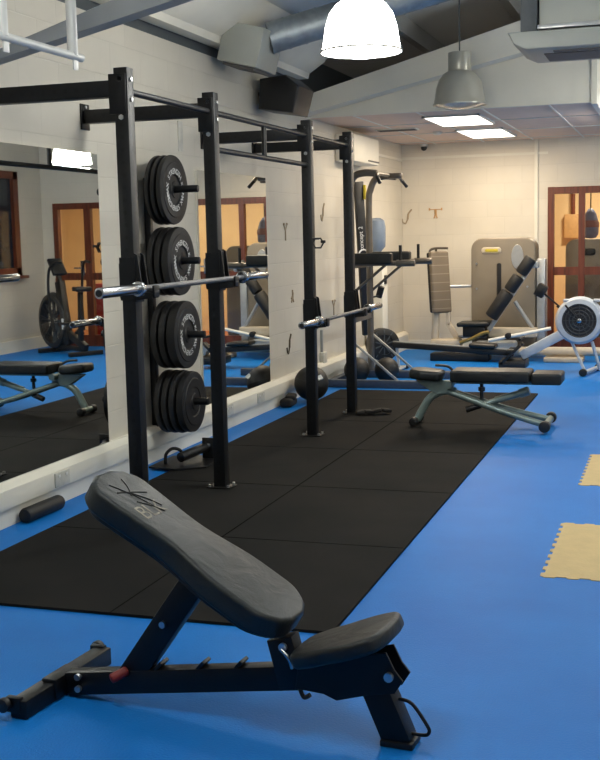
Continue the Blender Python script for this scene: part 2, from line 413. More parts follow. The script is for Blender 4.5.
# pitched roof lining
b = B()
for sx in (0, 1):
    xa, xb = (-.15, RIDGE) if sx == 0 else (W + .15, RIDGE)
    za, zb = 3.12, 3.12 + .27 * (RIDGE + .15)
    b.beam((xa, (Y0 + YB) / 2, za + .04), (xb, (Y0 + YB) / 2, zb + .04), .06, YB - Y0 + .3, upv=(0, 0, 1)) if False else None
    vs = [(xa, Y0 - .15, za), (xa, YB + .15, za), (xb, YB + .15, zb), (xb, Y0 - .15, zb)]
    bb = bmesh.new(); lo = [bb.verts.new(v) for v in vs]; hi = [bb.verts.new((v[0], v[1], v[2] + .07)) for v in vs]
    bb.faces.new(lo); bb.faces.new(hi[::-1])
    for i in range(4): bb.faces.new((lo[i], lo[(i + 1) % 4], hi[(i + 1) % 4], hi[i]))
    b._add(bb)
struct(b.build('ceiling', M['roof'], ang=20))
# upper wall strip, dark grey painted in for the shade under the eaves channel
struct(B().b6(-.15, -.02, Y0, YB + .15, 2.83, 3.16).build('trim_1', M['darkgrey']))
# suspended ceiling, its bulkhead face and the boxed rafter over it
struct(B().b6(0, 2.61, 10.685, YB, 2.585, 2.62).build('ceiling_suspended', M['ceil']))
b = B()
poly = [(0, 2.575), (2.61, 2.575), (2.61, 3.28), (0, 2.62)]
b.prism(poly, .06, mtx((0, 10.68, 0), (1, 0, 0), (0, 0, 1), (0, -1, 0)))
struct(b.build('wall_bulkhead', M['cream']))
b = B().prism([(0, 2.58), (2.6, 3.125), (2.6, 3.43), (0, 2.737)], .20, mtx((0, 10.618, 0), (1, 0, 0), (0, 0, 1), (0, -1, 0)), bev=.003, seg=1)
struct(b.build('trim_2', M['cream']))
struct(B().b6(2.612, 2.66, 10.6, YB, 2.56, 3.3).build('trim_3', M['cream']))
# grid lines of the suspended ceiling
b = B()
for i in range(1, 5): b.b6(i * .6 - .16 - .008, i * .6 - .16 + .008, 10.7, YB, 2.578, 2.586)
for j in range(1, 4): b.b6(0, 2.61, 10.68 + j * 1.2 - .01, 10.68 + j * 1.2 + .01, 2.578, 2.586)
struct(b.build('trim_4', M['white']))
# steel portal rafter near the camera with haunch
b = B(); yR = 5.08
for (xa, za, xb, zb) in ((-.0, 2.27, 2.615, 3.30), (W, 2.27, 2.615, 3.30)):
    sg = 1 if xa < 1 else -1
    b.prism([(xa, 2.305), (xb, 2.87), (xb, 3.10), (xa, 2.335)], .10, mtx((0, yR + .05, 0), (1, 0, 0), (0, 0, 1), (0, -1, 0)), bev=.003, seg=1)
struct(b.build('trim_5', M['steelgrey']))
# eaves channel along the side wall, purlins
b = B().prism([(0, 2.90), (.11, 2.90), (.125, 2.95), (.135, 2.955), (.27, 3.04), (.275, 3.055), (.38, 3.13), (.42, 3.215), (0, 3.10)], 10.40 - Y0, mtx((0, 10.40, 0), (1, 0, 0), (0, 0, 1), (0, -1, 0)), bev=0)
struct(b.build('trim_6', M['cream']))
b = B()
for x in (.95, 1.85, 3.38, 4.28):
    z = 3.12 + .27 * ((x + .15) if x < RIDGE else (W + .15 - x))
    b.b6(x - .04, x + .04, Y0, YB, z - .16, z)
struct(b.build('trim_7', M['steelgrey']))
# wall trunking along the left wall and plinth below it
b = B().b6(.0, .07, Y0, YB - .02, .10, .205, bev=.006); b.prism([(0, .20), (.07, .20), (.035, .235), (0, .235)], YB - .02 - Y0, mtx((0, YB - .02, 0), (1, 0, 0), (0, 0, 1), (0, -1, 0)))
struct(b.build('trim_8', M['cream']))
struct(B().b6(0, .045, Y0, YB, 0, .10).build('baseboard_left', M['cream']))
struct(B().b6(W - .03, W, Y0, YB, 0, .16).build('baseboard_right', M['cream']))
b = B().b6(0, 1.8, YB - .02, YB, 0, .12); b.b6(3.14, 3.93, YB - .02, YB, 0, .12)
struct(b.build('baseboard_back', M['cream']))
struct(B().b6(1.66, 1.70, YB - .025, YB, .12, 2.585).build('trim_9', M['cream']))
struct(B().b6(0, 1.82, YB - .012, YB, 2.40, 2.43).build('trim_10', M['cream']))
struct(B().b6(0, .012, 11.3, YB, 2.38, 2.41).build('trim_11', M['cream']))

# glazed door screens in the back wall
def door(name, x0, x1, mulls, lock=None):
    b = B(); y0, y1 = YB - .02, YB + .07
    b.b6(x0, x0 + .075, y0, y1, 0, 2.0); b.b6(x1 - .075, x1, y0, y1, 0, 2.0); b.b6(x0 + .075, x1 - .075, y0 + .002, y1 - .002, 1.915, 1.998)
    b.b6(x0 + .07, x1 - .07, y0 + .01, y1 - .01, .93, 1.03); b.b6(x0 + .07, x1 - .07, y0 + .01, y1 - .01, 0, .16)
    for m_, wd in mulls: b.b6(m_ - wd / 2, m_ + wd / 2, y0 + .005, y1 - .005, 0, 1.92)
    o = struct(b.build(name, M['wood']))
    g = B().b6(x0 + .03, x1 - .03, YB + .02, YB + .028, .1, 1.93).build('glass_pane', M['glass'], o)
    h = B().b6(mulls[-1][0] + .06, mulls[-1][0] + .12, y0 - .01, y0 + .004, 1.0, 1.2, bev=.003); h.tube([(mulls[-1][0] + .09, y0 - .01, 1.1), (mulls[-1][0] + .09, y0 - .05, 1.1), (mulls[-1][0] + .2, y0 - .05, 1.1)], .01)
    h.build('door_handle', M['chrome'], o)
    return o
door('door_1', 1.82, 3.12, [(2.225, .075), (2.66, .10)])
door('door_2', 3.95, 5.05, [(4.52, .10)])
# window in the right wall (seen in the mirror)
b = B().b6(W - .02, W + .08, 12.45, 12.55, 1.03, 2.42); b.b6(W - .02, W + .08, 13.88, 14.0, 1.03, 2.42); b.b6(W - .02, W + .08, 12.45, 14.0, 1.03, 1.13); b.b6(W - .02, W + .08, 12.45, 14.0, 2.32, 2.42); b.b6(W, W + .07, 13.2, 13.26, 1.1, 2.35)
o = struct(b.build('window_1', M['wood']))
B().b6(W + .03, W + .045, 12.5, 13.95, 1.08, 2.38).build('window_pane', M['night'], o)
B().b6(W - .10, W + .02, 12.4, 14.05, .99, 1.03, bev=.005).build('window_sill', M['wood'], o)
# hall beyond the glazing
struct(B().b6(.6, W + 1.2, YB + .12, 17.4, -.1, 0).build('floor_hall', M['hallfloor']))
b = B().b6(.6, W + 1.2, 17.3, 17.4, 0, 2.6); b.b6(.5, .6, YB + .12, 17.4, 0, 2.6); b.b6(W + 1.2, W + 1.3, YB + .12, 17.4, 0, 2.6)
struct(b.build('wall_hall', M['hallwall']))
struct(B().b6(.5, W + 1.3, YB + .12, 17.4, 2.6, 2.68).build('ceiling_hall', M['ceil']))
for x in (2.3, 4.4):
    t = tag(B().lathe([(0, 2.6), (.16, 2.6), (.17, 2.57), (.12, 2.53), (0, 2.52)], n=24).build('ceiling_light', emit_mat('hall_lamp_glow', HALL, 3)), 'round hall ceiling light behind the %s glazed door' % ('nearer' if x < 3 else 'corner'), 'light', 'hall lights')
    t.location = (x, 16.0, 0)
    area_light('hall_lamp_light', (x, 16.0, 2.5), .3, HALL_W, HALL)

# ------------------------------------------------------------------ mirrors
def wall_mirror(y0, y1, z0, z1, label):
    t = thing('wall_mirror', label, 'mirror', (0, (y0 + y1) / 2, z0), 'wall mirrors')
    B().b6(.018, .023, y0, y1, z0, z1).build('mirror_panel', M['mirror'], t)
    B().b6(.0005, .0175, y0 + .003, y1 - .003, z0 + .003, z1 - .003).build('backing_board', M['cream'], t)
    return t
wall_mirror(4.0, 6.40, .226, 1.995, 'large mirror at the left edge, reflecting the exercise bike')
wall_mirror(7.935, 9.41, .226, 1.972, 'mirror between the weight plates and the wall ball, right of the large one')

# ------------------------------------------------------------------ matting and foam tiles
b = B(); MX0, MX1, MY0, MY1 = .295, 2.16, 4.02, 10.64
b.b6(MX0, MX1, MY0, MY1, 0, .012)
mt = tag(b.build('rubber_mat', M['rubber'], at=(MX0, MY0, 0)), 'long black rubber gym mat under the power rack', 'mat')
b = B()
for x in (1.24,): b.b6(x - .003, x + .003, MY0, MY1, .0118, .0126)
for y in (5.22, 6.42, 7.62, 8.82, 10.02): b.b6(MX0, MX1, y - .003, y + .003, .0118, .0126)
b.build('mat_joint', M['joint'], mt)
def foam_tile(x0, y0, label):
    b = bmesh.new(); n = 19; s_ = .945; tt = .016; pts = []
    def edge(p, q, nrm):
        d = (q - p) / n
        for i in range(n):
            a = p + d * i
            o_ = nrm * (tt if i % 2 == 0 else 0)
            pts.extend([a + o_ + d * .1, a + o_ + d * .9])
    c = [V((x0, y0)), V((x0 + s_, y0)), V((x0 + s_, y0 + s_)), V((x0, y0 + s_))]
    edge(c[0], c[1], V((0, -1))); edge(c[1], c[2], V((1, 0))); edge(c[2], c[3], V((0, 1))); edge(c[3], c[0], V((-1, 0)))
    o = B().prism([(p.x, p.y) for p in pts], .003, Matrix.Translation((0, 0, .0003))).build('foam_floor_tile', M['tan'], at=(x0, y0, 0))
    return tag(o, label, 'floor tile', 'tan foam tiles')
foam_tile(2.835, 4.955, 'tan interlocking foam floor tile, nearer of the two')
foam_tile(2.842, 6.845, 'tan interlocking foam floor tile, farther of the two')

# ------------------------------------------------------------------ power rack
XR = .807; UY = [5.206, 6.299, 8.116, 9.203]; RH = 2.30
rack = thing('power_rack', 'black wall-mounted power rack with four uprights and pull-up bars', 'power rack', (XR, UY[0], .012))
for y in UY:
    u = B().b6(XR - .036, XR + .036, y - .036, y + .036, .014, RH, bev=.004).build('upright', M['rack_z'], rack, at=(XR, y, .02))
    b = B().b6(XR - .075, XR + .075, y - .06, y + .06, .0132, .0205, bev=.002); b.build('base_plate', M['black'], u)
    for sx in (-1, 1):
        for sy in (-1, 1): B().cyl((XR + sx * .058, y + sy * .045, .02), (XR + sx * .058, y + sy * .045, .034), .009, n=8).build('anchor_bolt', M['bolt'], u)
    for z in (2.245, 2.065):
        B().cyl((XR, y - .036, z), (XR, y - .045, z), .013, n=6).build('bolt', M['bolt'], u)
    for z in (2.245, 2.15):
        B().cyl((XR + .036, y, z), (XR + .044, y, z), .011, n=6).build('bolt', M['bolt'], u)
for y in UY:
    bm_ = B().b6(.02, XR - .036, y - .036, y + .036, 2.165, 2.243, bev=.004).build('crossmember', M['rack_x'], rack, at=(0, y, 2.204))
    p = B().b6(.001, .012, y - .05, y + .05, 2.13, 2.28, bev=.002); p.build('wall_plate', M['black'], bm_)
    B().cyl((.012, y - .0, 2.262), (.02, y, 2.262), .01, n=6).build('bolt', M['bolt'], bm_)
    B().b6(XR - .06, XR + .03, y - .045, y - .037, 2.08, 2.27, bev=.002).build('gusset_plate', M['black'], bm_)
for i in range(3):
    B().cyl((XR, UY[i] + .03, 2.193), (XR, UY[i + 1] - .03, 2.193), .0165).build('pull_up_bar', M['black'], rack)
B().cyl((XR, UY[1] + .03, 1.985), (XR, UY[2] - .03, 1.985), .0165).build('pull_up_bar', M['black'], rack)
B().cyl((XR, 7.2, 1.985), (XR, 7.2, 2.193), .0165).build('bar_link', M['black'], rack)
def jcup(y, z):
    x0 = XR + .037; s_ = -1
    b = B().b6(x0, x0 + .008, y - .045, y + .045, z - .07, z + .16, bev=.002)
    b.b6(x0, x0 + .095, y - .03, y + .03, z - .045, z - .026, bev=.003); b.b6(x0 + .087, x0 + .099, y - .03, y + .03, z - .045, z + .012, bev=.003)
    for s_ in (-.031, .039): b.prism([(x0, z - .06), (x0 + .09, z - .05), (x0 + .085, z - .024), (x0 + .04, z - .02), (x0 + .018, z + .16), (x0, z + .17)], .008, mtx((0, y + s_, 0), (1, 0, 0), (0, 0, 1), (0, -1, 0)))
    b.b6(XR - .045, XR - .037, y - .04, y + .04, z - .05, z + .12); b.b6(XR - .04, x0 + .004, y - .045, y - .037, z - .06, z + .15)
    o = b.build('barbell_hook', M['black'], rack)
    B().b6(x0 + .008, x0 + .10, y - .028, y + .028, z - .026, z - .015, bev=.002).build('hook_liner', M['blackpl'], o)
def barbell(y0, z, label):
    x = .907; t = thing('barbell', label, 'barbell', (x, y0, z), 'barbells on the rack')
    B().cyl((x, y0 + .40, z), (x, y0 + 1.80, z), .0145, n=20).build('shaft', M['knurl'], t)
    for a, c, s_ in ((y0, y0 + .40, 1), (y0 + 1.8, y0 + 2.2, -1)):
        sl = B().cyl((x, a, z), (x, c, z), .0255, n=24, bev=.002).build('sleeve', M['chrome'], t)
        k = c if s_ > 0 else a
        B().cyl((x, k - .012, z), (x, k + .018, z), .037, n=24, bev=.004).build('collar', M['chrome'], sl)
        e = a if s_ > 0 else c
        B().cyl((x, e - .003, z), (x, e + .003, z), .016, n=16).build('end_cap', M['blackpl'], sl)
BZ1, BZ2 = 1.245, .868
barbell(4.674, BZ1, 'steel barbell racked on the nearer, left pair of uprights')
barbell(7.59, BZ2, 'steel barbell racked lower on the farther, right pair of uprights')
for y in UY[:2]: jcup(y, BZ1)
for y in UY[2:]: jcup(y, BZ2)

bc = thing('barbell_clip', 'black ring-shaped barbell clip hanging on the third upright', 'barbell clip', (.89, 8.06, 1.42))
b = B().lathe([(.032, -.012), (.045, -.012), (.045, .012), (.032, .012)], (.3, -1, 0), (.892, 8.06, 1.425), n=6, closed=True); b.build('ring', M['blackpl'], bc)
B().box((.935, 8.045, 1.435), (.035, .02, .02), bev=.004).build('lever', M['blackpl'], bc)
B().cyl((.8445, 8.10, 1.455), (.90, 8.055, 1.455), .006, n=8).build('hook_pin', M['black'], bc)

# ------------------------------------------------------------------ plate storage with bumper plates
PY = 7.085
st = thing('plate_storage_rail', 'black vertical wall rail with four pegs holding weight plates', 'weight storage', (0, PY, .2))
B().b6(.004, .045, PY - .025, PY + .025, .2, 1.88, bev=.003).build('rail', M['black'], st)
pegz = [1.80, 1.335, .850, .403]; tips = [.385, .38, .40, .41]
for z, tp in zip(pegz, tips):
    pg = B().cyl((.05, PY, z), (tp, PY, z), .0235, n=20, bev=.003).build('peg', M['black'], st)
stacks = [(1.80, [(.095, .04, .226), (.137, .04, .226), (.179, .045, .226)], 'top', 'MAX STRENGTH'),
          (1.335, [(.095, .05, .226), (.147, .05, .226), (.199, .06, .226)], 'second', 'MAX STRENGTH'),
          (.850, [(.10, .055, .226), (.157, .055, .226), (.214, .072, .226)], 'third', 'MAX STRENGTH'),
          (.403, [(.10, .05, .212), (.152, .05, .212), (.204, .05, .212), (.256, .06, .205)], 'lowest', None)]
def bumper(x0, th, r, z, label, text, ridge):
    zc = z - .003
    t = thing('weight_plate', label, 'weight plate', (x0, PY, zc), 'bumper plates on the wall rail')
    h = th / 2
    prof = [(.0255, 0), (.0255, th), (.05, th), (.055, th - .006), (.095, th - .008), (.10, th - .002), (r - .05, th - .001), (r - .045, th - .006), (r - .02, th - .006), (r - .004, th - .008), (r, h), (r - .004, .008), (r - .02, .004), (.10, .002), (.055, .004)]
    B().lathe(prof, (1, 0, 0), (x0, PY, zc), n=48, closed=True).build('disc', M['rubberb'], t)
    B().lathe([(.0252, .001), (.0252, th + .001), (.036, th + .001), (.036, th - .004)], (1, 0, 0), (x0, PY, zc), n=24).build('hub_ring', M['black'], t)
    if text:
        b = B(); c = (x0 + th - .001, PY, zc)
        ring_text(b, text, c, (1, 0, 0), (0, 0, 1), .104, .05, 195, 150)
        ring_text(b, 'KG', c, (1, 0, 0), (0, 0, 1), .106, .04, 20, 14)
        ring_text(b, text, c, (1, 0, 0), (0, 0, 1), .104, .05, 345, 140)
        ring_text(b, '25', c, (1, 0, 0), (0, 0, 1), .106, .04, 182 + 26, 14)
        b.build('lettering', M['letter'], t, label='ring of white lettering')
    return t
order = {3: ['against the wall', 'middle', 'outermost'], 4: ['against the wall', 'second from the wall', 'third from the wall', 'outermost']}
for z, ds, pos, txt in stacks:
    for i, (x0, th, r) in enumerate(ds):
        last = i == len(ds) - 1
        extra = ', white lettering' if last and txt else ''
        bumper(x0, th, r, z, 'bumper plate %s on the %s wall peg%s' % (order[len(ds)][i], pos, extra), txt if last else None, i)

# ------------------------------------------------------------------ foreground adjustable bench
FY = 3.27
fb = thing('adjustable_bench', 'black adjustable weight bench with raised worn backrest in the foreground', 'weight bench', (2.1, FY, 0))
def coffin(L, prof, n=14):
    """outline of a pad along +x with half-width profile [(s, w)], rounded ends"""
    def wd(s_):
        for (a, wa), (c, wc) in zip(prof, prof[1:]):
            if a <= s_ <= c:
                t = (s_ - a) / (c - a); t = t * t * (3 - 2 * t); return wa + (wc - wa) * t
        return prof[-1][1]
    side = []
    N = 40
    for i in range(N + 1):
        s_ = i / N; e = 1
        ra = .10; rb = .12
        if s_ < ra: e = math.sqrt(max(0, 1 - ((ra - s_) / ra) ** 2)) 
        if s_ > 1 - rb: e = math.sqrt(max(0, 1 - ((s_ - 1 + rb) / rb) ** 2))
        side.append((s_ * L, wd(s_) * (.35 + .65 * e) if e < 1 else wd(s_)))
    return [(x, -w_) for x, w_ in side] + [(x, w_) for x, w_ in side[::-1]]
def pad(b, p_start, p_end, prof, th, bev, flat=(0, 1, 0)):
    p, q = V(p_start), V(p_end); x = (q - p).normalized(); y = V(flat); z = x.cross(y)
    if z.z < 0: z = -z; y = -y
    b.prism(coffin((q - p).length, prof), th, mtx(p, x, z.cross(x), z), bev=bev, seg=5)
bx0, bx1 = V((1.59, FY, .690)), V((2.255, FY, .290))
b = B(); pad(b, bx0, bx1, [(0, .11), (.12, .128), (.42, .112), (.72, .148), (.85, .148), (1, .12)], .075, .016)
back = b.build('backrest', M['vinyl'], fb)
dx = (bx1 - bx0).normalized(); nz_ = dx.cross(V((0, 1, 0)));  nz_ = nz_ if nz_.z > 0 else -nz_
b = B(); pad(b, bx0 + dx * .02 - nz_ * .012, bx1 - dx * .02 - nz_ * .012, [(0, .10), (.12, .115), (.42, .10), (.72, .13), (.85, .13), (1, .10)], .013, .002)
b.build('backing_board', M['blackpl'], back)
# worn print and cracks on the pad
b = B(); top = bx0 + nz_ * .0755
yv = V((0, 1, 0))
line_text(b, 'BLK', top + dx * .235 + yv * -.08, yv * 1, nz_, .085, .05)
b.build('worn_print', M['print'], back, label='worn tan block print')
b = B()
for (s0, y0, s1, y1) in ((.06, -.05, .20, .015), (.055, .03, .13, -.02), (.10, -.06, .14, .06), (.12, -.01, .21, .05), (.16, -.03, .235, .03)):
    b.tube([top + dx * s0 + yv * y0, top + dx * ((s0 + s1) / 2) + yv * ((y0 + y1) / 2 + .008), top + dx * s1 + yv * y1], .002, n=6)
b.build('cracks', M['crease'], back, label='dark star-shaped cracks')
# seat pad
sx0, sx1 = V((2.295, FY, .212)), V((2.60, FY, .322))
b = B(); pad(b, sx0, sx1, [(0, .10), (.3, .125), (.7, .145), (1, .13)], .048, .016)
seat = b.build('seat', M['vinyl2'], fb)
# frame
b = B().beam((1.47, FY, .042), (2.30, FY, .168), .055, .076, bev=.004); frame = b.build('frame', M['black'], fb)
for x, z in ((1.80, .128), (1.95, .148), (2.08, .166)):
    B().beam((x, FY, z), (x + .025, FY, z + .028), .05, .012, bev=.002).build('adjust_notch', M['black'], frame)
b = B().beam((1.43, FY - .235, .032), (1.43, FY + .27, .034), .062, .062, bev=.006); b.box((1.44, FY - .01, .04), (.055, .14, .07), bev=.004)
foot = b.build('rear_foot', M['black'], fb)
for sy in (-1, 1):
    FY = 3.27 if sy > 0 else 3.305
    B().cyl((1.392, FY + sy * .29 - .012, .05), (1.392, FY + sy * .29 + .012, .05), .023, n=20, bev=.004).build('wheel', M['blackpl'], foot)
    B().b6(1.385, 1.44, FY + sy * .262 - .012, FY + sy * .262 + .012, .02, .07, bev=.004).build('wheel_bracket', M['black'], foot)
FY = 3.27
for x, z in ((1.52, .075), (1.52, .035)): B().cyl((x, FY - .0275, z), (x, FY - .04, z), .011, n=12).build('bolt', M['bolt'], frame)
strut = B().beam((1.70, FY, .085), (1.945, FY, .425), .05, .085, bev=.004).build('support_strut', M['black'], fb)
B().cyl((1.84, FY - .026, .285), (1.84, FY - .036, .285), .011, n=12).build('bolt', M['bolt'], strut)
B().cyl((1.665, FY - .065, .098), (1.70, FY - .02, .115), .016, n=14, bev=.005).build('adjust_grip', M['redgrip'], strut, label='red rubber grip')
post = B().beam((2.235, FY, .285), (2.275, FY, .13), .06, .085, bev=.004).build('pivot_post', M['black'], fb)
B().cyl((2.25, FY - .031, .262), (2.25, FY - .04, .262), .013, n=12).build('bolt', M['bolt'], post)
B().tube([(2.25, FY - .05, .26), (2.275, FY - .05, .235), (2.285, FY - .048, .205)], .006).build('pull_pin', M['chrome'], post)
poly = [(2.30, .215), (2.575, .285), (2.60, .235), (2.625, .205), (2.60, .165), (2.52, .15), (2.42, .12), (2.38, .135), (2.29, .14)]
br = B()
for sy in (-1, 1): br.prism(poly, .008, mtx((0, FY + sy * .036 + .004, 0), (1, 0, 0), (0, 0, 1), (0, -1, 0)), bev=.001, seg=1)
br.b6(2.32, 2.56, FY - .03, FY + .03, .155, .20); br = br.build('seat_bracket', M['black'], fb)
B().cyl((2.585, FY - .04, .215), (2.585, FY - .052, .215), .014, n=14).build('bolt', M['bolt'], br)
B().tube([(2.30, FY - .03, .14), (2.315, FY - .035, .115), (2.335, FY - .035, .125)], .007).build('pop_pin', M['blackpl'], br)
leg = B().beam((2.535, FY, .17), (2.605, FY, .008), .07, .085, bev=.004).build('front_leg', M['black'], fb)
B().box((2.603, FY, .010), (.10, .085, .02), bev=.004).build('rubber_foot', M['blackpl'], leg)
B().tube([(2.60, FY, .135), (2.64, FY, .125), (2.685, FY, .065), (2.69, FY, .045), (2.675, FY, .035), (2.62, FY, .035)], .0055, n=10).build('carry_handle', M['black'], leg)

fb.location = (2.115, 3.215, 0); fb.rotation_euler = (0, 0, -.075)

# ------------------------------------------------------------------ second bench (silver-green)
GY = 8.75
gb = thing('adjustable_bench', 'silver-green framed adjustable bench lying flat at the mat edge', 'weight bench', (1.95, GY, 0))
def softbox(b, x0, x1, z0, z1, y0, y1, r=.02, tilt=0):
    b.box(((x0 + x1) / 2, (y0 + y1) / 2, (z0 + z1) / 2), (x1 - x0, y1 - y0, z1 - z0), rot=(0, tilt, 0), bev=r, seg=4)
b = B(); pad(b, (1.40, GY, .365), (1.665, GY, .345), [(0, .10), (.4, .135), (.8, .12), (1, .10)], .075, .028); b.build('seat', M['vinyl2'], gb)
b = B(); softbox(b, 1.735, 2.33, .350, .435, GY - .145, GY + .145, .018); bk = b.build('backrest', M['vinyl2'], gb)
b = B(); softbox(b, 2.34, 2.56, .338, .422, GY - .145, GY + .145, .018); b.build('head_pad', M['vinyl2'], bk)
leg = B().tube([(1.455, GY, .035), (1.50, GY, .12), (1.56, GY, .21), (1.66, GY, .262), (1.76, GY, .262)], .03, n=14).build('curved_leg', M['sage'], gb)
B().cyl((1.45, GY - .10, .04), (1.45, GY + .10, .04), .024, n=14).build('cross_foot', M['sage'], leg)
for sy in (-1, 1): B().cyl((1.45, GY + sy * .10 - .03, .036), (1.45, GY + sy * .10 + .03, .036), .034, n=16, bev=.006).build('foot_cap', M['blackpl'], leg)
poly = [(1.45, .345), (1.74, .345), (1.74, .25), (1.62, .24), (1.56, .27)]
B().prism(poly, .07, mtx((0, GY + .035, 0), (1, 0, 0), (0, 0, 1), (0, -1, 0)), bev=.004, seg=1).build('seat_bracket', M['sage'], gb)
for sy in (-1, 1): B().tube([(1.70, GY + sy * .03, .265), (1.90, GY + sy * .05, .20), (2.15, GY + sy * .09, .12), (2.44, GY + sy * .135, .045)], .024, n=12).build('long_rail', M['sage'], gb)
rf = B().cyl((2.45, GY - .22, .04), (2.45, GY + .22, .04), .026, n=14).build('rear_foot', M['sage'], gb)
for sy in (-1, 1): B().cyl((2.45, GY + sy * .225 - .03, .045), (2.45, GY + sy * .225 + .03, .045), .042, n=18, bev=.008).build('wheel', M['blackpl'], rf)
ad = B().cyl((1.86, GY - .04, .135), (2.08, GY, .205), .021, n=12); ad.cyl((2.06, GY, .20), (2.26, GY, .262), .026, n=14); ad.cyl((2.24, GY, .255), (2.31, GY, .28), .034, n=14)
ad = ad.build('adjuster_tube', M['sage'], gb)
B().cyl((1.84, GY - .044, .128), (1.95, GY - .025, .163), .024, n=12, bev=.004).build('adjuster_grip', M['blackpl'], ad)
b = B().cyl((1.955, GY, .21), (1.955, GY, .36), .014, n=10); b.cyl((1.955, GY, .27), (1.955, GY, .30), .026, n=10); b.build('support_pin', M['blackpl'], gb)
B().b6(1.76, 2.50, GY - .03, GY + .03, .325, .352, bev=.004).build('pad_rail', M['sage'], gb)
B().tube([(1.71, GY, .30), (1.73, GY + .06, .39), (1.68, GY + .10, .44), (1.58, GY + .10, .45)], .010, n=8).build('pull_handle', M['blackpl'], gb)
B().cyl((1.72, GY - .10, .325), (1.72, GY + .10, .325), .028, n=14).build('hinge', M['sage'], gb)

gb.location.z = .0125

# ------------------------------------------------------------------ power tower by the wall
tw = thing('power_tower', 'pewter pull-up and dip station with curved top arms near the wall', 'dip station', (.33, 11.28, 0))
TY = [10.88, 11.68]
for k, y in enumerate(TY):
    up_ = B().tube([(.33, y, .05), (.33, y, .6), (.33, y, 1.2), (.33, y, 1.80), (.35, y, 1.93), (.40, y, 2.03), (.50, y, 2.06), (.62, y, 2.05)], .034, n=14).build('curved_upright', M['towergrey'], tw)
    bs = B().b6(-.0 + .09, 1.16, y - .04, y + .04, .0, .075, bev=.006).build('base_tube', M['navy'], tw)
    B().beam((.33, y, .47), (.80, y, .07), .022, .022, bev=.003).build('diagonal_stay', M['silver'], tw)
g = B().tube([(.64, 10.80, 2.01), (.63, 10.86, 2.045), (.63, 11.1, 2.05), (.63, 11.6, 2.05), (.63, 11.80, 2.045), (.64, 11.86, 2.01)], .018, n=12); g.build('pull_up_bar', M['towergrey'], tw)
for y, s_ in ((10.81, -1), (11.85, 1)): B().cyl((.64, y, 2.02), (.68, y + s_ * .05, 1.955), .018, n=12, bev=.004).build('bar_grip', M['blackpl'], tw)
B().b6(.62, .76, 11.30, 11.38, 2.02, 2.07, bev=.008).build('bar_bracket', M['towergrey'], tw)
b = B(); softbox(b, .34, .42, 1.18, 1.60 - .32, 11.12, 11.44, .02); b.build('back_pad', M['vinyl2'], tw)
for y in TY:
    s_ = 1 if y > 11.3 else -1; yy = y - s_ * .0
    ar = B().cyl((.30, yy, 1.20), (.96, yy, 1.20), .024, n=12).build('dip_arm', M['towergrey'], tw)
    b = B(); softbox(b, .36, .76, 1.19, 1.30, yy - .055, yy + .055, .02); b.build('arm_pad', M['vinyl2'], ar)
    B().cyl((.84, yy, 1.20), (.84, yy, 1.37), .015, n=10).build('hand_grip', M['blackpl'], ar)
    B().cyl((.80, yy, 1.20), (.98, yy, 1.20), .032, n=12, bev=.004).build('arm_grip', M['towergrey'], ar)
    B().cyl((.32, yy, .88), (.70, yy, 1.19), .014, n=10).build('arm_brace', M['towergrey'], ar)
for z in (.62, 1.15): B().b6(.31, .35, TY[0], TY[1], z, z + .05, bev=.004).build('cross_tube', M['towergrey'], tw)
B().b6(.09, .16, TY[0] - .03, TY[1] + .03, .0, .07, bev=.004).build('base_cross_tube', M['navy'], tw)

# ------------------------------------------------------------------ rowing machine stored upright + lettering
ur = thing('upright_rower', 'black rowing machine stored on end behind the pull-up station', 'rowing machine', (.3, 12.2, 0))
p0, p1 = V((.135, 12.0, 2.03)), V((.165, 12.16, .40)); ax = (p1 - p0).normalized()
facing = V((.62, -.78, 0)); facing = (facing - ax * facing.dot(ax)).normalized(); sd = ax.cross(facing)
b = B().beam(p0, p1, .10, .05, upv=facing, bev=.006); rl = b.build('rail', M['blackpl'], ur)
b = B(); line_text(b, 'concept 2', p0 + ax * .72 + facing * .027 + sd * -.005, -ax, facing, .066, .05)
b2 = b.build('lettering', M['letter'], rl, label='white vertical lettering') if True else None
b = B().lathe([(.045, -.003), (.06, -.003), (.06, .003), (.045, .003)], facing, p0 + ax * .765 + facing * .028, n=28, closed=True); b.build('ring_logo', M['letter'], rl, label='white ring logo')
wc = V((.275, 12.40, .275)); wa = V((.55, -.83, 0)).normalized()
b = B().lathe([(.16, -.06), (.18, -.05), (.18, .05), (.16, .06), (.11, .065), (.11, -.06)], wa, wc, n=36, closed=True); fw = b.build('flywheel_housing', M['blackpl'], ur)
b = B()
for k in range(10):
    a = 2 * PI * k / 10; r0 = V((0, 0, 1)) * math.cos(a) + wa.cross(V((0, 0, 1))) * math.sin(a)
    b.beam(wc + wa * .06 + r0 * .02, wc + wa * .06 + r0 * .165, .012, .006, upv=wa, bev=0)
b.build('cage_spokes', M['darkgrey'], fw)
B().cyl(wc - wa * .04, wc + wa * .05, .155, n=32).build('flywheel', M['blackpl'], fw)
B().cyl(wc + wa * .06, wc + wa * .075, .03, n=16).build('hub', M['blackpl'], fw)
B().box((.30, 12.22, .86), (.07, .05, .13), rot=(.3, .3, .2), bev=.008).build('monitor', M['blackpl'], ur)
B().beam((.20, 12.14, .80), (.29, 12.21, .82), .018, .018).build('monitor_arm', M['blackpl'], ur)
B().cyl(wc + V((0, 0, -.16)), (.275, 12.40, .0), .03, n=10).build('stand_foot', M['blackpl'], ur)
B().box((.20, 12.02, 1.92), (.025, .04, .15), bev=.004).build('strap', M['yellow'], ur, label='yellow strap')

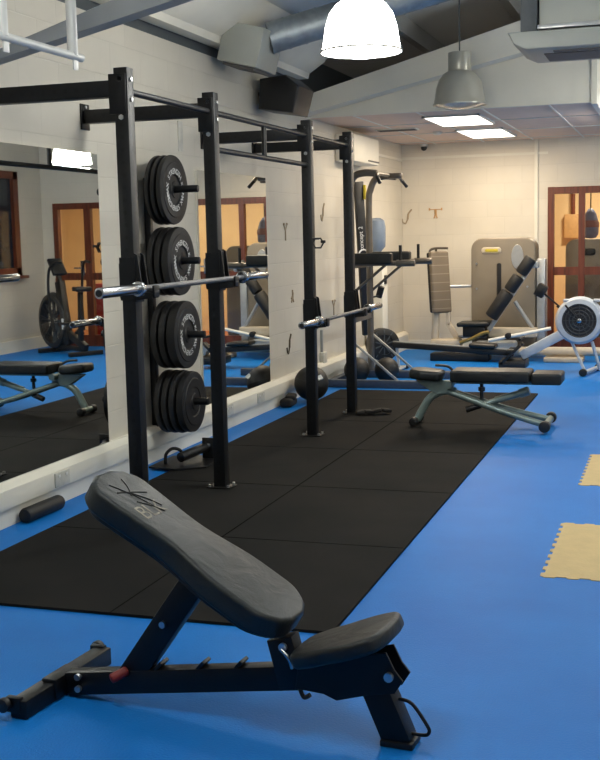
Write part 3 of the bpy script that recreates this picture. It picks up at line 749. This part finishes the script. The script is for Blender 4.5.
# water cooler
wcz = thing('water_cooler', 'white water cooler with a blue bottle behind the pull-up station', 'water cooler', (.115, 12.78, 0))
B().b6(.01, .22, 12.66, 12.90, 0, 1.22, bev=.02).build('body', M['cream'], wcz)
B().lathe([(0, 1.22), (.04, 1.22), (.05, 1.28), (.10, 1.34), (.105, 1.42), (.105, 1.56), (.09, 1.63), (.05, 1.655), (0, 1.66)], c=(.125, 12.78, 0), n=28).build('bottle', M['bottle'], wcz)
B().b6(.21, .232, 12.73, 12.83, .92, 1.02, bev=.006).build('tap_panel', M['blackpl'], wcz)

# balls on the floor
def ball(x, y, r, label, lab_tag=False):
    t = thing('exercise_ball', label, 'ball', (x, y, 0), 'black exercise balls')
    s_ = B().sph((x, y, r), r, n=32).build('shell', M['rubberb'], t)
    B().lathe([(r * .99, -.006), (r * 1.004, -.003), (r * 1.004, .003), (r * .99, .006)], (.3, .2, 1), (x, y, r), n=40).build('seam', M['blackpl'], t)
    t.location.z = .0125 if y < 10.5 else 0
    if lab_tag:
        B().box((x + r * .70, y - r * .62, r * 1.42), (.045, .045, .012), rot=(.4, .7, -.7)).build('printed_mark', M['letter'], t)
    return t
ball(.25, 9.86, .155, 'black ball on the floor by the second barbell, nearest of the balls', True)
ball(.30, 11.22, .13, 'larger black ball between the pull-up station and the wall, behind the last upright')
ball(.585, 11.32, .125, 'smaller black ball inside the base of the pull-up station')

# folded black bag beside the ball
b = B().box((.13, 9.56, .04), (.12, .22, .075), rot=(0, 0, .1), bev=.03, seg=4); b.box((.15, 9.58, .085), (.09, .14, .04), rot=(.1, .1, .2), bev=.018, seg=3)
tag(b.build('cloth_bag', M['strap'], at=(.13, 9.42, 0)), 'small folded black bag on the floor beside the nearest ball', 'bag')

# landmine plate under the plates
lm = thing('landmine_base', 'black steel landmine plate with bar sleeve on the floor by the wall', 'landmine base', (.30, 6.92, 0))
B().prism([(.13, 6.72), (.13, 7.10), (.30, 7.16), (.50, 7.12), (.50, 6.80), (.33, 6.68)], .012, Matrix.Translation((0, 0, .0125)), bev=.002, seg=1).build('plate', M['black'], lm)
sv = B().cyl((.32, 6.80, .075), (.40, 7.12, .105), .032, n=18, bev=.003).build('bar_sleeve', M['black'], lm)
B().tube([(.20, 6.83, .02), (.205, 6.83, .085), (.24, 6.86, .12), (.285, 6.89, .10), (.29, 6.89, .03)], .011, n=10).build('ring', M['black'], lm)
B().b6(.36, .45, 7.07, 7.085, .02, .16, bev=.003).build('pivot_plate', M['black'], lm)
B().cyl((.405, 7.05, .11), (.405, 7.075, .11), .015, n=10).build('pivot_bolt', M['bolt'], lm)

# foam roller
fr = thing('foam_roller', 'short black foam roller on the floor against the trunking', 'foam roller', (.12, 5.49, 0))
B().cyl((.095, 5.27, .041), (.105, 5.63, .041), .041, n=32, bev=.018).build('roller', M['rubberb'], fr)

# strap on the floor by the last upright
b = B(); pts = [(.87, 9.10, .032), (.93, 9.13, .04), (.99, 9.17, .034), (1.06, 9.19, .048), (1.12, 9.24, .036)]
for p, q in zip(pts, pts[1:]): b.beam(p, q, .085, .03, bev=.01)
tag(b.build('webbing_strap', M['strap'], at=(.84, 9.1, .012)), 'crumpled black strap on the mat at the farthest upright', 'strap')

# ------------------------------------------------------------------ rowing machine in use position
RY = 12.3
rw = thing('rowing_machine', 'rowing machine with pale grey flywheel and long black rail', 'rowing machine', (1.5, RY, 0))
B().beam((.42, RY, .285), (1.72, RY, .205), .09, .06, upv=(0, 0, 1)).build('rail', M['blackpl'], rw)
B().beam((.42, RY, .318), (1.72, RY, .238), .05, .01, upv=(0, 0, 1), bev=0).build('rail_cap', M['silver'], rw)
lg = B().beam((.46, RY - .0, .25), (.48, RY, .03), .02, .03); lg.b6(.44, .52, RY - .2, RY + .2, .012, .035, bev=.005); lg = lg.build('rear_leg', M['palegrey'], rw)
for sy in (-1, 1): B().b6(.42, .54, RY + sy * .2 - .03, RY + sy * .2 + .03, 0, .035, bev=.006).build('rubber_foot', M['blackpl'], lg)
st_ = B().box((1.40, RY, .285), (.28, .24, .045), rot=(0, .05, 0), bev=.02, seg=4) 
bd = B().beam((1.80, RY, .18), (2.34, RY, .475), .115, .10, bev=.012).build('main_body', M['palegrey'], rw)
b = B(); d_ = V((.54, 0, .295)).normalized(); nn = V((0, -1, 0))
line_text(b, 'concept 2', V((1.86, RY - .052, .185)), d_, nn, .07, .05); b.build('lettering', M['steelgrey'], bd, label='grey lettering along the body')
fc = V((2.395, RY, .552))
hs = B().lathe([(.175, -.095), (.215, -.09), (.24, -.07), (.245, -.03), (.245, .05), (.22, .08), (.175, .085)], (0, -1, 0), fc, n=48, closed=True).build('flywheel_housing', M['palegrey'], rw)
B().lathe([(0, .075), (.178, .075), (.178, -.07), (0, -.07)], (0, -1, 0), fc, n=40).build('flywheel_cage', M['blackpl'], hs)
b = B()
for r in (.06, .095, .13, .16): b.lathe([(r, .076), (r + .008, .079), (r + .016, .076)], (0, -1, 0), fc, n=40)
for k in range(12):
    a = 2 * PI * k / 12; b.beam(fc + V((math.cos(a) * .03, -.078, math.sin(a) * .03)), fc + V((math.cos(a) * .17, -.078, math.sin(a) * .17)), .008, .005, upv=(0, 1, 0), bev=0)
b.build('cage_ribs', M['mesh'], hs); B().cyl(fc + V((0, -.075, 0)), fc + V((0, -.092, 0)), .026, n=18, bev=.004).build('hub', M['chrome'], hs)
B().beam(fc + V((-.14, -.085, .16)), fc + V((-.045, -.09, .05)), .02, .012, upv=(0, 1, 0)).build('damper_lever', M['blackpl'], hs)
for dxx in (-.13, .17): B().box(fc + V((dxx, -.02, .205)), (.07, .09, .03), bev=.01).build('housing_clip', M['palegrey'], hs)
B().beam((2.30, RY, .60), (2.16, RY, .70), .03, .02, bev=.004).build('monitor_arm', M['blackpl'], rw)
ma = B().beam((2.22, RY, .665), (2.03, RY, .83), .018, .018, bev=.003).build('monitor_arm', M['blackpl'], rw)
B().box((2.00, RY, .86), (.10, .16, .13), rot=(0, .5, 0), bev=.01).build('monitor', M['blackpl'], rw)
fl = B().beam((2.30, RY, .36), (2.46, RY - .1, .03), .02, .028).beam((2.52, RY, .33), (2.60, RY + .06, .03), .025, .03).cyl((2.46, RY - .24, .035), (2.56, RY + .22, .035), .022, n=12).build('front_leg', M['palegrey'], rw)
for p in ((2.45, RY - .27), (2.57, RY + .24)): B().cyl((p[0], p[1] - .025, .04), (p[0] + .005, p[1] + .025, .04), .04, n=16, bev=.006).build('caster', M['blackpl'], fl)
for sy in (-1, 1):
    fp = B().beam((1.60, RY + sy * .12, .10), (1.80, RY + sy * .12, .30), .10, .03, upv=(0, 1, 0) if False else (0, 0, 1)).build('footrest', M['blackpl'], rw)
    B().b6(1.66, 1.72, RY + sy * .12 - .055, RY + sy * .12 + .055, .22, .25, bev=.004).build('foot_strap', M['strap'], fp)
B().b6(1.58, 1.86, RY - .17, RY + .17, .05, .14, bev=.02).build('footrest_base', M['blackpl'], rw)
st_.build('seat', M['blackpl'], rw)
B().cyl((1.80, RY - .16, .36), (1.80, RY + .16, .36), .014, n=10).build('handle', M['blackpl'], rw)

# ------------------------------------------------------------------ selectorised machine against the back wall
def cabinet(b, x0, x1, y0, y1, z0, z1, r):
    cx, cz = (x0 + x1) / 2, (z0 + z1) / 2
    b.prism(rrect(x1 - x0, z1 - z0, r), y1 - y0, mtx((cx, y1, cz), (1, 0, 0), (0, 0, 1), (0, -1, 0)), bev=.015, seg=3)
mc = thing('weight_machine', 'beige-grey weight machine with quilted backrest and black leg rollers', 'weight machine', (1.3, 13.6, 0))
b = B(); cabinet(b, 1.05, 1.79, 13.6, 13.95, .10, 1.405, .13); cb_ = b.build('weight_shroud', M['beige'], mc)
b = B(); cabinet(b, 1.345, 1.405, 13.596, 13.61, .55, 1.12, .028); b.build('stack_slot', M['blackpl'], cb_)
b = B(); cabinet(b, 1.17, 1.40, 13.590, 13.61, 1.225, 1.30, .035); b.build('badge_recess', M['beigel'], cb_)
b = B(); cabinet(b, 1.21, 1.37, 13.586, 13.60, 1.24, 1.285, .02); b.build('badge', M['yellow'], cb_, label='yellow badge')
b = B().prism([(.07 * math.cos(a * PI / 12), .14 * math.sin(a * PI / 12)) for a in range(24)], .012, mtx((1.585, 13.603, 1.185), (1, 0, 0), (0, 0, 1), (0, -1, 0)), bev=.004, seg=1); b.build('oval_plate', M['silver'], cb_, label='oval silver instruction plate')
for x, z in ((1.115, 1.11), (1.115, .82), (1.70, .84)): B().cyl((x, 13.602, z), (x, 13.588, z), .012, n=12).build('screw_cap', M['bolt'], cb_)
B().b6(1.80, 1.90, 13.62, 13.80, .05, 1.16, bev=.015).build('side_post', M['silver'], mc)
# seat column
b = B().tube([(.66, 13.45, .60), (.655, 13.45, .40), (.66, 13.45, .22), (.80, 13.45, .19), (.96, 13.45, .19)], .045, n=12)
b.b6(.60, .96, 13.36, 13.56, .14, .245, bev=.03); b.beam((.80, 13.48, .62), (.80, 13.48, .40), .05, .05).beam((.80, 13.48, .42), (.92, 13.48, .22), .05, .06)
b.build('seat_column', M['beigel'], mc)
bp_c = V((.695, 13.45, .905)); rz = .75
R3 = Euler((0, -.09, -rz)).to_matrix()
def rot_box(b, c, d, off, bev):
    bb = B(); bb.box((0, 0, 0), d, bev=bev, seg=4)
    me = bpy.data.meshes.new('t'); bb.bm.to_mesh(me); bb.bm.free(); b2 = bmesh.new(); b2.from_mesh(me); bpy.data.meshes.remove(me)
    m = R3.to_4x4(); m.translation = V(c) + R3 @ V(off); b._add(b2, m)
b = B(); rot_box(b, bp_c, (.07, .26, .72), (.03, 0, 0), .03); bk = b.build('backrest', M['quilt'], mc, at=tuple(bp_c))
b = B(); rot_box(b, bp_c, (.05, .24, .70), (-.03, 0, 0), .02); b.build('backrest_shell', M['blackpl'], bk)
b = B().tube([(.60, 13.42, 1.18), (.60, 13.42, 1.27), (.66, 13.42, 1.30), (.82, 13.36, 1.30)], .014, n=10).tube([(.66, 13.50, 1.2), (.665, 13.46, 1.30)], .014, n=10); b.build('head_handle', M['towergrey'], bk)
B().cyl((.40, 13.45, 1.16), (.60, 13.45, 1.16), .012, n=10).build('side_rod', M['towergrey'], bk)
B().cyl((.78, 13.5, .852), (1.06, 13.65, .852), .018, n=12).build('link_tube', M['silver'], mc)
B().cyl((.92, 13.47, .27), (1.25, 13.47, .27), .018, n=12).build('link_tube', M['silver'], mc)
b = B(); softbox(b, .94, 1.32, .405, .455, 13.22, 13.56, .022, tilt=-.03); b.build('seat', M['vinyl2'], mc)
B().b6(1.00, 1.26, 13.3, 13.5, .28, .40, bev=.01).build('seat_base', M['blackpl'], mc)
B().tube([(.98, 13.24, .22), (1.12, 13.22, .27), (1.24, 13.2, .33), (1.32, 13.2, .35)], .02, n=10).build('seat_lever', M['oliv'], mc, label='olive-gold lever')
am = B().beam((1.30, 13.30, .36), (1.80, 13.36, 1.13), .05, .05, upv=(0, 1, 0)).build('roller_arm', M['silver'], mc)
a0, a1 = V((1.36, 13.26, .49)), V((1.82, 13.30, 1.17)); dd = (a1 - a0)
for s0, s1, r in ((.0, .42, .078), (.44, .68, .07), (.72, .98, .07)):
    B().cyl(a0 + dd * s0 + V((-.03, 0, .02)), a0 + dd * s1 + V((-.03, 0, .02)), r, n=20, bev=.02).build('roller_pad', M['rubberb'], am)
B().b6(1.76, 1.86, 13.30, 13.42, 1.06, 1.14, bev=.02).build('arm_pivot', M['steelgrey'], am)
B().cyl((1.58, 13.42, .68), (1.80, 13.45, .34), .022, n=12).build('arm_strut', M['silver'], am)
B().b6(1.28, 1.84, 13.38, 13.52, .27, .38, bev=.02).build('lower_housing', M['beigel'], mc)
B().cyl((1.33, 13.10, .26), (2.02, 13.10, .40), .020, n=14).build('white_tube', M['white'], mc)
B().cyl((1.55, 13.06, .315), (1.55, 13.14, .315), .036, n=14, bev=.008).build('tube_knob', M['blackpl'], mc)
B().cyl((.90, 13.40, .115), (2.62, 13.40, .115), .05, n=18, bev=.01).build('base_tube', M['beigel'], mc)
B().b6(.62, 1.30, 13.28, 13.52, 0, .09, bev=.01).build('base_block', M['blackpl'], mc)
B().b6(1.92, 2.36, 13.26, 13.52, 0, .055, bev=.015).build('base_plate', M['beigel'], mc)
B().b6(1.15, 1.62, 13.15, 13.40, .12, .24, bev=.03).build('pedal_box', M['steelgrey'], mc)

# similar machine behind the door glass
m2 = thing('weight_machine', 'grey-beige weight machine cabinet behind the glazed door', 'weight machine', (2.3, 15.3, 0))
b = B(); cabinet(b, 1.99, 2.67, 15.1, 15.4, .05, 1.36, .12); b.build('weight_shroud', M['beige'], m2)
b = B(); cabinet(b, 2.18, 2.36, 15.085, 15.1, 1.16, 1.24, .03); b.build('badge_recess', M['blackpl'], m2)
B().b6(2.02, 2.9, 15.0, 15.08, 0, .1, bev=.02).build('base_tube', M['blackpl'], m2)
# hanging punch bag
pb = thing('punch_bag', 'blue-grey and red punch bag hanging behind the door glass', 'punch bag', (2.26, 15.6, 1.36))
B().lathe([(0, 1.36), (.07, 1.37), (.10, 1.42), (.105, 1.55), (.07, 1.68), (.03, 1.74), (0, 1.75)], c=(2.26, 15.6, 0), n=24).build('bag', M['bagblue'], pb)
B().lathe([(.098, 1.50), (.109, 1.51), (.109, 1.56), (.09, 1.60)], c=(2.26, 15.6, 0), n=24).build('band', M['bagred'], pb)
B().cyl((2.26, 15.6, 1.74), (2.26, 15.6, 2.6), .008, n=8).build('chain', M['blackpl'], pb)
# wall cupboard and pipe in the hall
tag(B().b6(1.78, 1.99, 17.18, 17.3, 1.36, 1.70, bev=.005).build('wall_cupboard', M['orangebox'], at=(1.88, 17.25, 1.36)), 'small tan wooden box on the hall wall behind the door glass', 'cupboard')
tag(B().cyl((1.90, 17.2, 1.70), (1.90, 17.2, 2.3), .03, n=12).build('wall_pipe', M['wood'], at=(1.90, 17.2, 1.70)), 'short brown pipe above the tan box behind the door glass', 'pipe')
tag(B().b6(4.45, 4.72, 15.0, 15.25, 0, .86, bev=.01).build('red_box', M['red'], at=(4.58, 15.1, 0)), 'low red box standing in for a poster behind the corner door glass, seen in the mirror', 'cupboard')  # plain red box in place of the red poster in the hall
tag(B().b6(4.05, 4.12, 17.28, 17.3, 1.1, 1.24, bev=.003).build('light_switch', M['brass'], at=(4.08, 17.29, 1.1)), 'brass switch plate on the hall wall, seen in the mirror', 'switch')

# ------------------------------------------------------------------ air bike (seen in the mirror)
ab = thing('air_bike', 'black fan exercise bike near the corner door, seen in the mirror', 'exercise bike', (4.45, 13.65, 0))
def L(x, y, z): # bike length along +x (fan side), local frame turned
    a = math.radians(28); return V((4.45 + x * math.cos(a) - y * math.sin(a), 13.65 + x * math.sin(a) * -1 + y * math.cos(a) * 1, z)) if False else V((4.32 + x * .84 - y * .54, 13.62 + x * .54 + y * .84, z))
yax = V((-.54, .84, 0))
fc = L(.40, 0, .42)
fn = B().lathe([(.30, -.06), (.36, -.05), (.385, 0), (.36, .05), (.30, .06)], yax, fc, n=40, closed=True).build('fan_ring', M['mesh'], ab)
b = B()
for s_ in (-1, 1):
    for k in range(14):
        a = 2 * PI * k / 14; r0 = V((0, 0, 1)) * math.cos(a) + yax.cross(V((0, 0, 1))) * math.sin(a)
        b.beam(fc + yax * s_ * .05 + r0 * .04, fc + yax * s_ * .05 + r0 * .35, .006, .006, upv=yax, bev=0)
    for r in (.12, .2, .28): b.lathe([(r - .003, 0), (r, .004), (r + .003, 0), (r, -.004)], yax, fc + yax * s_ * .05, n=36, closed=True)
b.build('fan_cage', M['mesh'], fn)
b = B()
for k in range(8):
    a = 2 * PI * k / 8; r0 = V((0, 0, 1)) * math.cos(a) + yax.cross(V((0, 0, 1))) * math.sin(a)
    b.beam(fc + r0 * .05, fc + r0 * .32, .06, .01, upv=(r0.cross(yax) + yax * .5), bev=0)
b.build('fan_blades', M['darkgrey'], fn)
fr_ = B().beam(L(-.45, 0, .10), L(.10, 0, .30), .06, .09).beam(L(.02, 0, .12), L(.20, 0, .95), .08, .14).beam(L(-.40, 0, .08), L(.45, 0, .08), .05, .06).build('frame', M['blackpl'], ab)
b = B()
for x in (-.42, .42): b.beam(L(x, -.24, .03), L(x, .24, .03), .06, .055)
b.build('floor_bars', M['blackpl'], ab)
B().beam(L(-.30, 0, .15), L(-.34, 0, .82), .05, .07).build('seat_post', M['blackpl'], ab)
B().prism([(.13, -.05), (.13, .05), (0, .07), (-.10, .12), (-.14, .07), (-.14, -.07), (-.10, -.12), (0, -.07)], .06, mtx(L(-.34, 0, .83), (.84, .54, 0), (-.54, .84, 0), (0, 0, 1)), bev=.02).build('saddle', M['blackpl'], ab)
B().box(L(.26, 0, 1.14), (.26, .20, .05), rot=(0, -.9, .57), bev=.01).build('console', M['blackpl'], ab)
B().beam(L(.18, 0, .9), L(.25, 0, 1.12), .05, .05).build('console_neck', M['blackpl'], ab)
for s_ in (-1, 1):
    B().tube([L(.0, s_ * .22, .30), L(.06, s_ * .24, .7), L(.02, s_ * .25, 1.08), L(-.10, s_ * .22, 1.20), L(-.26, s_ * .20, 1.20)], .018, n=10).build('moving_handle', M['blackpl'], ab)
    cr = B().beam(L(-.08, s_ * .12, .34), L(-.08 + s_ * .14, s_ * .12, .34 - s_ * .08), .02, .035).build('crank', M['towergrey'], ab)
    B().box(L(-.08 + s_ * .14, s_ * .18, .34 - s_ * .08), (.10, .10, .03), rot=(0, 0, .57), bev=.006).build('pedal', M['blackpl'], cr)
B().box(L(-.0, -.09, .40), (.035, .012, .14), rot=(0, 0, .57)).build('printed_strip', M['letter'], fr_, label='small white vertical print')

# ------------------------------------------------------------------ overhead: lamps, duct, speaker, air unit, white frame
def pendant(x, y, z, lit, label, ceil_z=3.6, power=PENDANT_W):
    t = thing('pendant_lamp', label, 'pendant lamp', (x, y, z), 'dome pendant lamps')
    prof = [(.222, 0), (.226, .005), (.222, .012), (.212, .06), (.20, .14), (.178, .21), (.14, .26), (.10, .285), (.10, .28), (.137, .252), (.174, .204), (.195, .137), (.206, .06), (.216, .012)]
    B().lathe([(r, h + z) for r, h in prof], c=(x, y, 0), n=48, closed=True).build('shade', M['lamp_on'] if lit else M['lampmetal'], t)
    B().lathe([(.206, z + .004), (.230, z + .0), (.230, z + .012), (.212, z + .014)], c=(x, y, 0), n=48, closed=True).build('rim', M['lampmetal'], t)
    B().lathe([(0, z - .03), (.06, z - .028), (.13, z - .012), (.205, z + .008), (.205, z + .014), (0, z + .014)], c=(x, y, 0), n=40).build('diffuser', M['lamp_core'] if lit else M['lamp_reflect'], t)
    B().cyl((x, y, z + .275), (x, y, z + .44), .097, n=28, bev=.008).build('gear_housing', M['lampmetal'], t)
    B().cyl((x, y, z + .44), (x, y, ceil_z), .006, n=8).build('suspension_rod', M['darkgrey'], t)
    if lit:
        area_light('pendant_lamp_light', (x, y, z - .05), .40, power, COOL)
    return t
pendant(1.655, 6.48, 2.49, True, 'glowing dome pendant lamp at the top centre of the picture')
pendant(1.565, 10.05, 2.55, False, 'unlit metal dome pendant lamp before the lowered ceiling')
pendant(3.25, 11.95, 2.34, True, 'glowing dome pendant lamp seen only in the large mirror', power=20)
pendant(1.65, 2.6, 2.49, True, 'unseen dome pendant lamp added above and beside the camera, left row', power=PENDANT_W * .55)  # this and the following lamps are out of view, added for light
pendant(4.0, 6.6, 2.6, True, 'unseen dome pendant lamp added on the right side, middle of the room', power=PENDANT_W * 1.0)
pendant(4.0, 9.3, 2.6, True, 'unseen dome pendant lamp added on the right side to brighten the bulkhead', power=PENDANT_W * .8)  # extra unseen lamp, added to brighten the bulkhead
pendant(4.0, 2.2, 2.6, True, 'unseen dome pendant lamp added right of the camera', power=PENDANT_W * .6)

def panel(x0, x1, y0, y1, label):
    t = thing('ceiling_light_panel', label, 'ceiling light', ((x0 + x1) / 2, (y0 + y1) / 2, 2.575), 'square lit ceiling panels')
    B().b6(x0 + .02, x1 - .02, y0 + .02, y1 - .02, 2.570, 2.582).build('diffuser', M['panel_on'], t)
    b = B().b6(x0, x1, y0, y0 + .02, 2.566, 2.584); b.b6(x0, x1, y1 - .02, y1, 2.566, 2.584); b.b6(x0, x0 + .02, y0, y1, 2.566, 2.584); b.b6(x1 - .02, x1, y0, y1, 2.566, 2.584); b.build('frame', M['white'], t)
    area_light('panel_light', ((x0 + x1) / 2, (y0 + y1) / 2, 2.56), x1 - x0 - .05, PANEL_W, WARM, 'RECTANGLE', size_y=y1 - y0 - .05)
panel(1.0, 1.55, 11.15, 12.18, 'nearer of the two lit rectangular ceiling panels')
panel(1.02, 1.54, 12.75, 13.9, 'farther of the two lit rectangular ceiling panels')
# air vent, camera
vt = thing('air_vent', 'slim dark air vent in the lowered ceiling', 'air vent', (.48, 12.4, 2.57))
B().b6(.26, .70, 12.25, 12.45, 2.572, 2.584, bev=.002).build('frame', M['cream'], vt); b = B()
for k in range(5): b.b6(.28, .68, 12.27 + k * .034, 12.288 + k * .034, 2.566, 2.573)
b.build('slat', M['grille'], vt)
vt2 = thing('smoke_detector', 'small round smoke detector on the lowered ceiling', 'smoke detector', (.9, 13.2, 2.55))
B().lathe([(0, 2.584), (.05, 2.584), (.048, 2.56), (.03, 2.548), (0, 2.546)], c=(.80, 12.9, 0), n=24).build('body', M['white'], vt2)
cc = thing('security_camera', 'small black dome security camera high on the end wall', 'security camera', (.30, YB - .05, 2.55))
B().sph((.30, YB - .06, 2.535), .038, n=20).build('dome', M['blackpl'], cc); B().cyl((.30, YB - .06, 2.55), (.30, YB - .06, 2.583), .045, n=20).build('mount', M['white'], cc)

# supply-air box and duct
sb = thing('air_supply_box', 'pale metal air supply box with round duct high on the left wall', 'air duct', (.3, 8.4, 2.8))
bx = B().box((.28, 8.43, 2.885), (.32, .44, .29), rot=(0, .25, 0), bev=.01).build('box', M['casing'], sb)
B().box((.245, 8.43, 2.735), (.25, .36, .02), rot=(0, .25, 0)).build('grille', M['grille'], sb)
b = B(); p, q = V((.42, 8.46, 2.95)), V((1.75, 8.95, 3.34)); b.cyl(p, q, .115, n=32)
for k in range(12): pp = p + (q - p) * (k / 11.5); b.cyl(pp, pp + (q - p).normalized() * .012, .119, n=32)
b.build('round_duct', M['galv'], sb)
sk = thing('wall_speaker', 'black wall speaker above the rack', 'speaker', (.2, 9.35, 2.6))
b = B().prism([(0, 0), (.30, -.05), (.36, .16), (.24, .26), (.02, .24)], .42, mtx((.06, 9.58, 2.52), (1, 0, 0), (0, 0, 1), (0, -1, 0)), bev=.02); b.build('cabinet', M['blackpl'], sk)
B().cyl((.0, 9.37, 2.66), (.09, 9.37, 2.66), .02, n=10).build('bracket', M['black'], sk)

# suspended air conditioner at the top right
ac = thing('ceiling_air_conditioner', 'white hanging air conditioner cassette at the top right', 'air conditioner', (2.6, 9.0, 2.8))
b = B().prism([(2.17, 2.885), (3.3, 2.885), (3.3, 2.76), (2.30, 2.76), (2.215, 2.80)], .75, mtx((0, 9.35, 0), (1, 0, 0), (0, 0, 1), (0, -1, 0)), bev=.01); fa = b.build('fascia', M['casing'], ac)
B().b6(2.48, 3.25, 8.72, 8.80, 2.752, 2.762).build('outlet', M['grille'], fa); B().b6(2.40, 3.25, 8.86, 9.25, 2.755, 2.762).build('inlet', M['grille'], fa)
B().b6(2.385, 3.3, 8.66, 9.3, 2.895, 3.25, bev=.01).build('casing', M['casing'], ac)
b = B().b6(2.26, 2.375, 8.62, 9.0, 2.885, 3.55, bev=.004); b.build('support_post', M['darkgrey'], ac)
B().b6(2.38, 3.3, 8.60, 8.66, 2.895, 2.925, bev=.004).build('edge_strip', M['silver'], ac)
# white tubular frame hanging by the wall
wf = thing('hanging_tube_frame', 'white tubular frame hanging from the roof at the upper left', 'hanging frame', (.90, 4.1, 2.26))
B().cyl((.90, 3.55, 2.262), (.90, 4.62, 2.262), .017, n=16).build('lower_tube', M['white'], wf)
for y in (3.62, 4.0, 4.545):
    h = B().cyl((.90, y, 2.262), (.90, y, 3.3), .0225, n=16).build('drop_tube', M['white'], wf)
    B().b6(.897, .903, y + .0, y + .04, 2.205, 2.25, bev=.001).build('fixing_tab', M['white'], h)
# air conditioner on left wall
wa_ = thing('wall_air_conditioner', 'cream wall air conditioner under the lowered ceiling', 'air conditioner', (0, 12.0, 2.2))
B().b6(.0, .21, 11.6, 12.62, 2.22, 2.50, bev=.02).build('casing', M['cream'], wa_); B().b6(.19, .216, 12.15, 12.6, 2.245, 2.26).build('outlet', M['grille'], wa_)

# sockets, conduit, wall stickers
def socket(y, z0, z1, w_, label):
    t = thing('wall_socket', label, 'socket', (.07, y, z0), 'sockets on the trunking')
    B().b6(.068, .079, y - w_ / 2, y + w_ / 2, z0, z1, bev=.003).build('face_plate', M['concrete'], t)
    for s_ in (-1, 1):
        B().b6(.078, .083, y + s_ * w_ * .25 - .012, y + s_ * w_ * .25 + .012, z1 - .028, z1 - .012, bev=.002).build('switch', M['white'], t)
socket(5.72, .112, .192, .16, 'double wall socket on the trunking behind the foam roller')
socket(8.30, .112, .192, .16, 'double wall socket on the trunking below the small mirror')
socket(9.02, .112, .192, .16, 'double wall socket on the trunking left of the nearest ball')
cd = thing('wall_conduit', 'white vertical conduit ending in a grey box on the left wall', 'conduit', (0, 10.98, .2))
B().b6(.0, .025, 10.965, 10.99, .33, .55, bev=.003).build('conduit', M['steelgrey'], cd); B().b6(0, .045, 10.93, 11.05, .20, .33, bev=.005).build('box', M['concrete'], cd)
def figure(pos, u, n_, m, h, name, label, pose):
    """tiny flat lifter silhouette stuck on a wall; u = wall direction, n_ = wall normal"""
    b = B(); u = V(u); n_ = V(n_); z = V((0, 0, 1)); p = V(pos) + n_ * .002
    def seg(a, c, w_): b.beam(p + u * a[0] * h + z * a[1] * h, p + u * c[0] * h + z * c[1] * h, w_ * h, .003, upv=n_, bev=0) if False else b.cyl(p + u * a[0] * h + z * a[1] * h, p + u * c[0] * h + z * c[1] * h, w_ * h * .5, n=6)
    for a, c, w_ in pose: seg(a, c, w_)
    o = b.build(name, m, at=pos); o.scale = (1, 1, 1)
    return tag(o, label, 'wall sticker', 'lifter silhouettes on the walls')
P_Y = [((0, 0), (0, .55), .12), ((0, .55), (-.25, .9), .1), ((0, .55), (.25, .9), .1), ((-.25, .9), (-.28, 1), .16), ((.25, .9), (.28, 1), .16)]
P_T = [((-.15, 0), (0, .5), .13), ((.15, 0), (0, .5), .13), ((0, .4), (0, .8), .25), ((-.6, .85), (.6, .85), .08), ((-.6, .75), (-.6, 1), .15), ((.6, .75), (.6, 1), .15)]
P_A = [((-.3, 0), (0, .4), .16), ((.3, 0), (0, .4), .16), ((0, .3), (.05, .8), .22), ((-.35, .3), (.1, .6), .12), ((0, .8), (.03, 1), .18)]
P_S = [((-.3, .1), (-.1, 0), .1), ((-.1, 0), (.05, .3), .1), ((.05, .3), (.1, .7), .14), ((.1, .7), (.35, 1), .12), ((-.3, .1), (-.35, .35), .1)]
figure((.0, 9.96, 1.44), (0, 1, 0), (1, 0, 0), M['decal'], .155, 'wall_sticker', 'small Y-shaped brown sticker beside the small mirror, level with its door reflection', P_Y)
figure((.0, 10.12, .88), (0, 1, 0), (1, 0, 0), M['decal'], .11, 'wall_sticker', 'small squat brown sticker beside the small mirror, at barbell height', P_A)
figure((.0, 9.99, .42), (0, 1, 0), (1, 0, 0), M['brass'], .17, 'wall_sticker', 'dark hooked sticker low beside the small mirror above the ball', P_S)
figure((.0, 11.12, 1.62), (0, 1, 0), (1, 0, 0), M['decal'], .17, 'wall_sticker', 'thin brown sticker high between the two farther uprights', P_S)
figure((.0, 11.45, .66), (0, 1, 0), (1, 0, 0), M['decal'], .16, 'wall_sticker', 'small brown sticker above the farther barbell', P_Y)
figure((.06, YB, 1.60), (1, 0, 0), (0, -1, 0), M['decal'], .18, 'wall_sticker', 'brown curved sticker on the end wall next to the corner', P_S)
figure((.43, YB, 1.66), (1, 0, 0), (0, -1, 0), M['decalo'], .13, 'wall_sticker', 'orange barbell-lifter sticker on the end wall', P_T)
figure((W, 13.2, .72), (0, 1, 0), (-1, 0, 0), M['decal'], .15, 'wall_sticker', 'brown sticker under the window, seen in the mirror', P_Y)
tg = tag(B().b6(0, .006, 7.66, 7.74, 2.09, 2.30, bev=.002).build('wall_notice', M['concrete'], at=(0, 7.7, 2.09)), 'narrow pale card on the wall above the top weight plates', 'card')
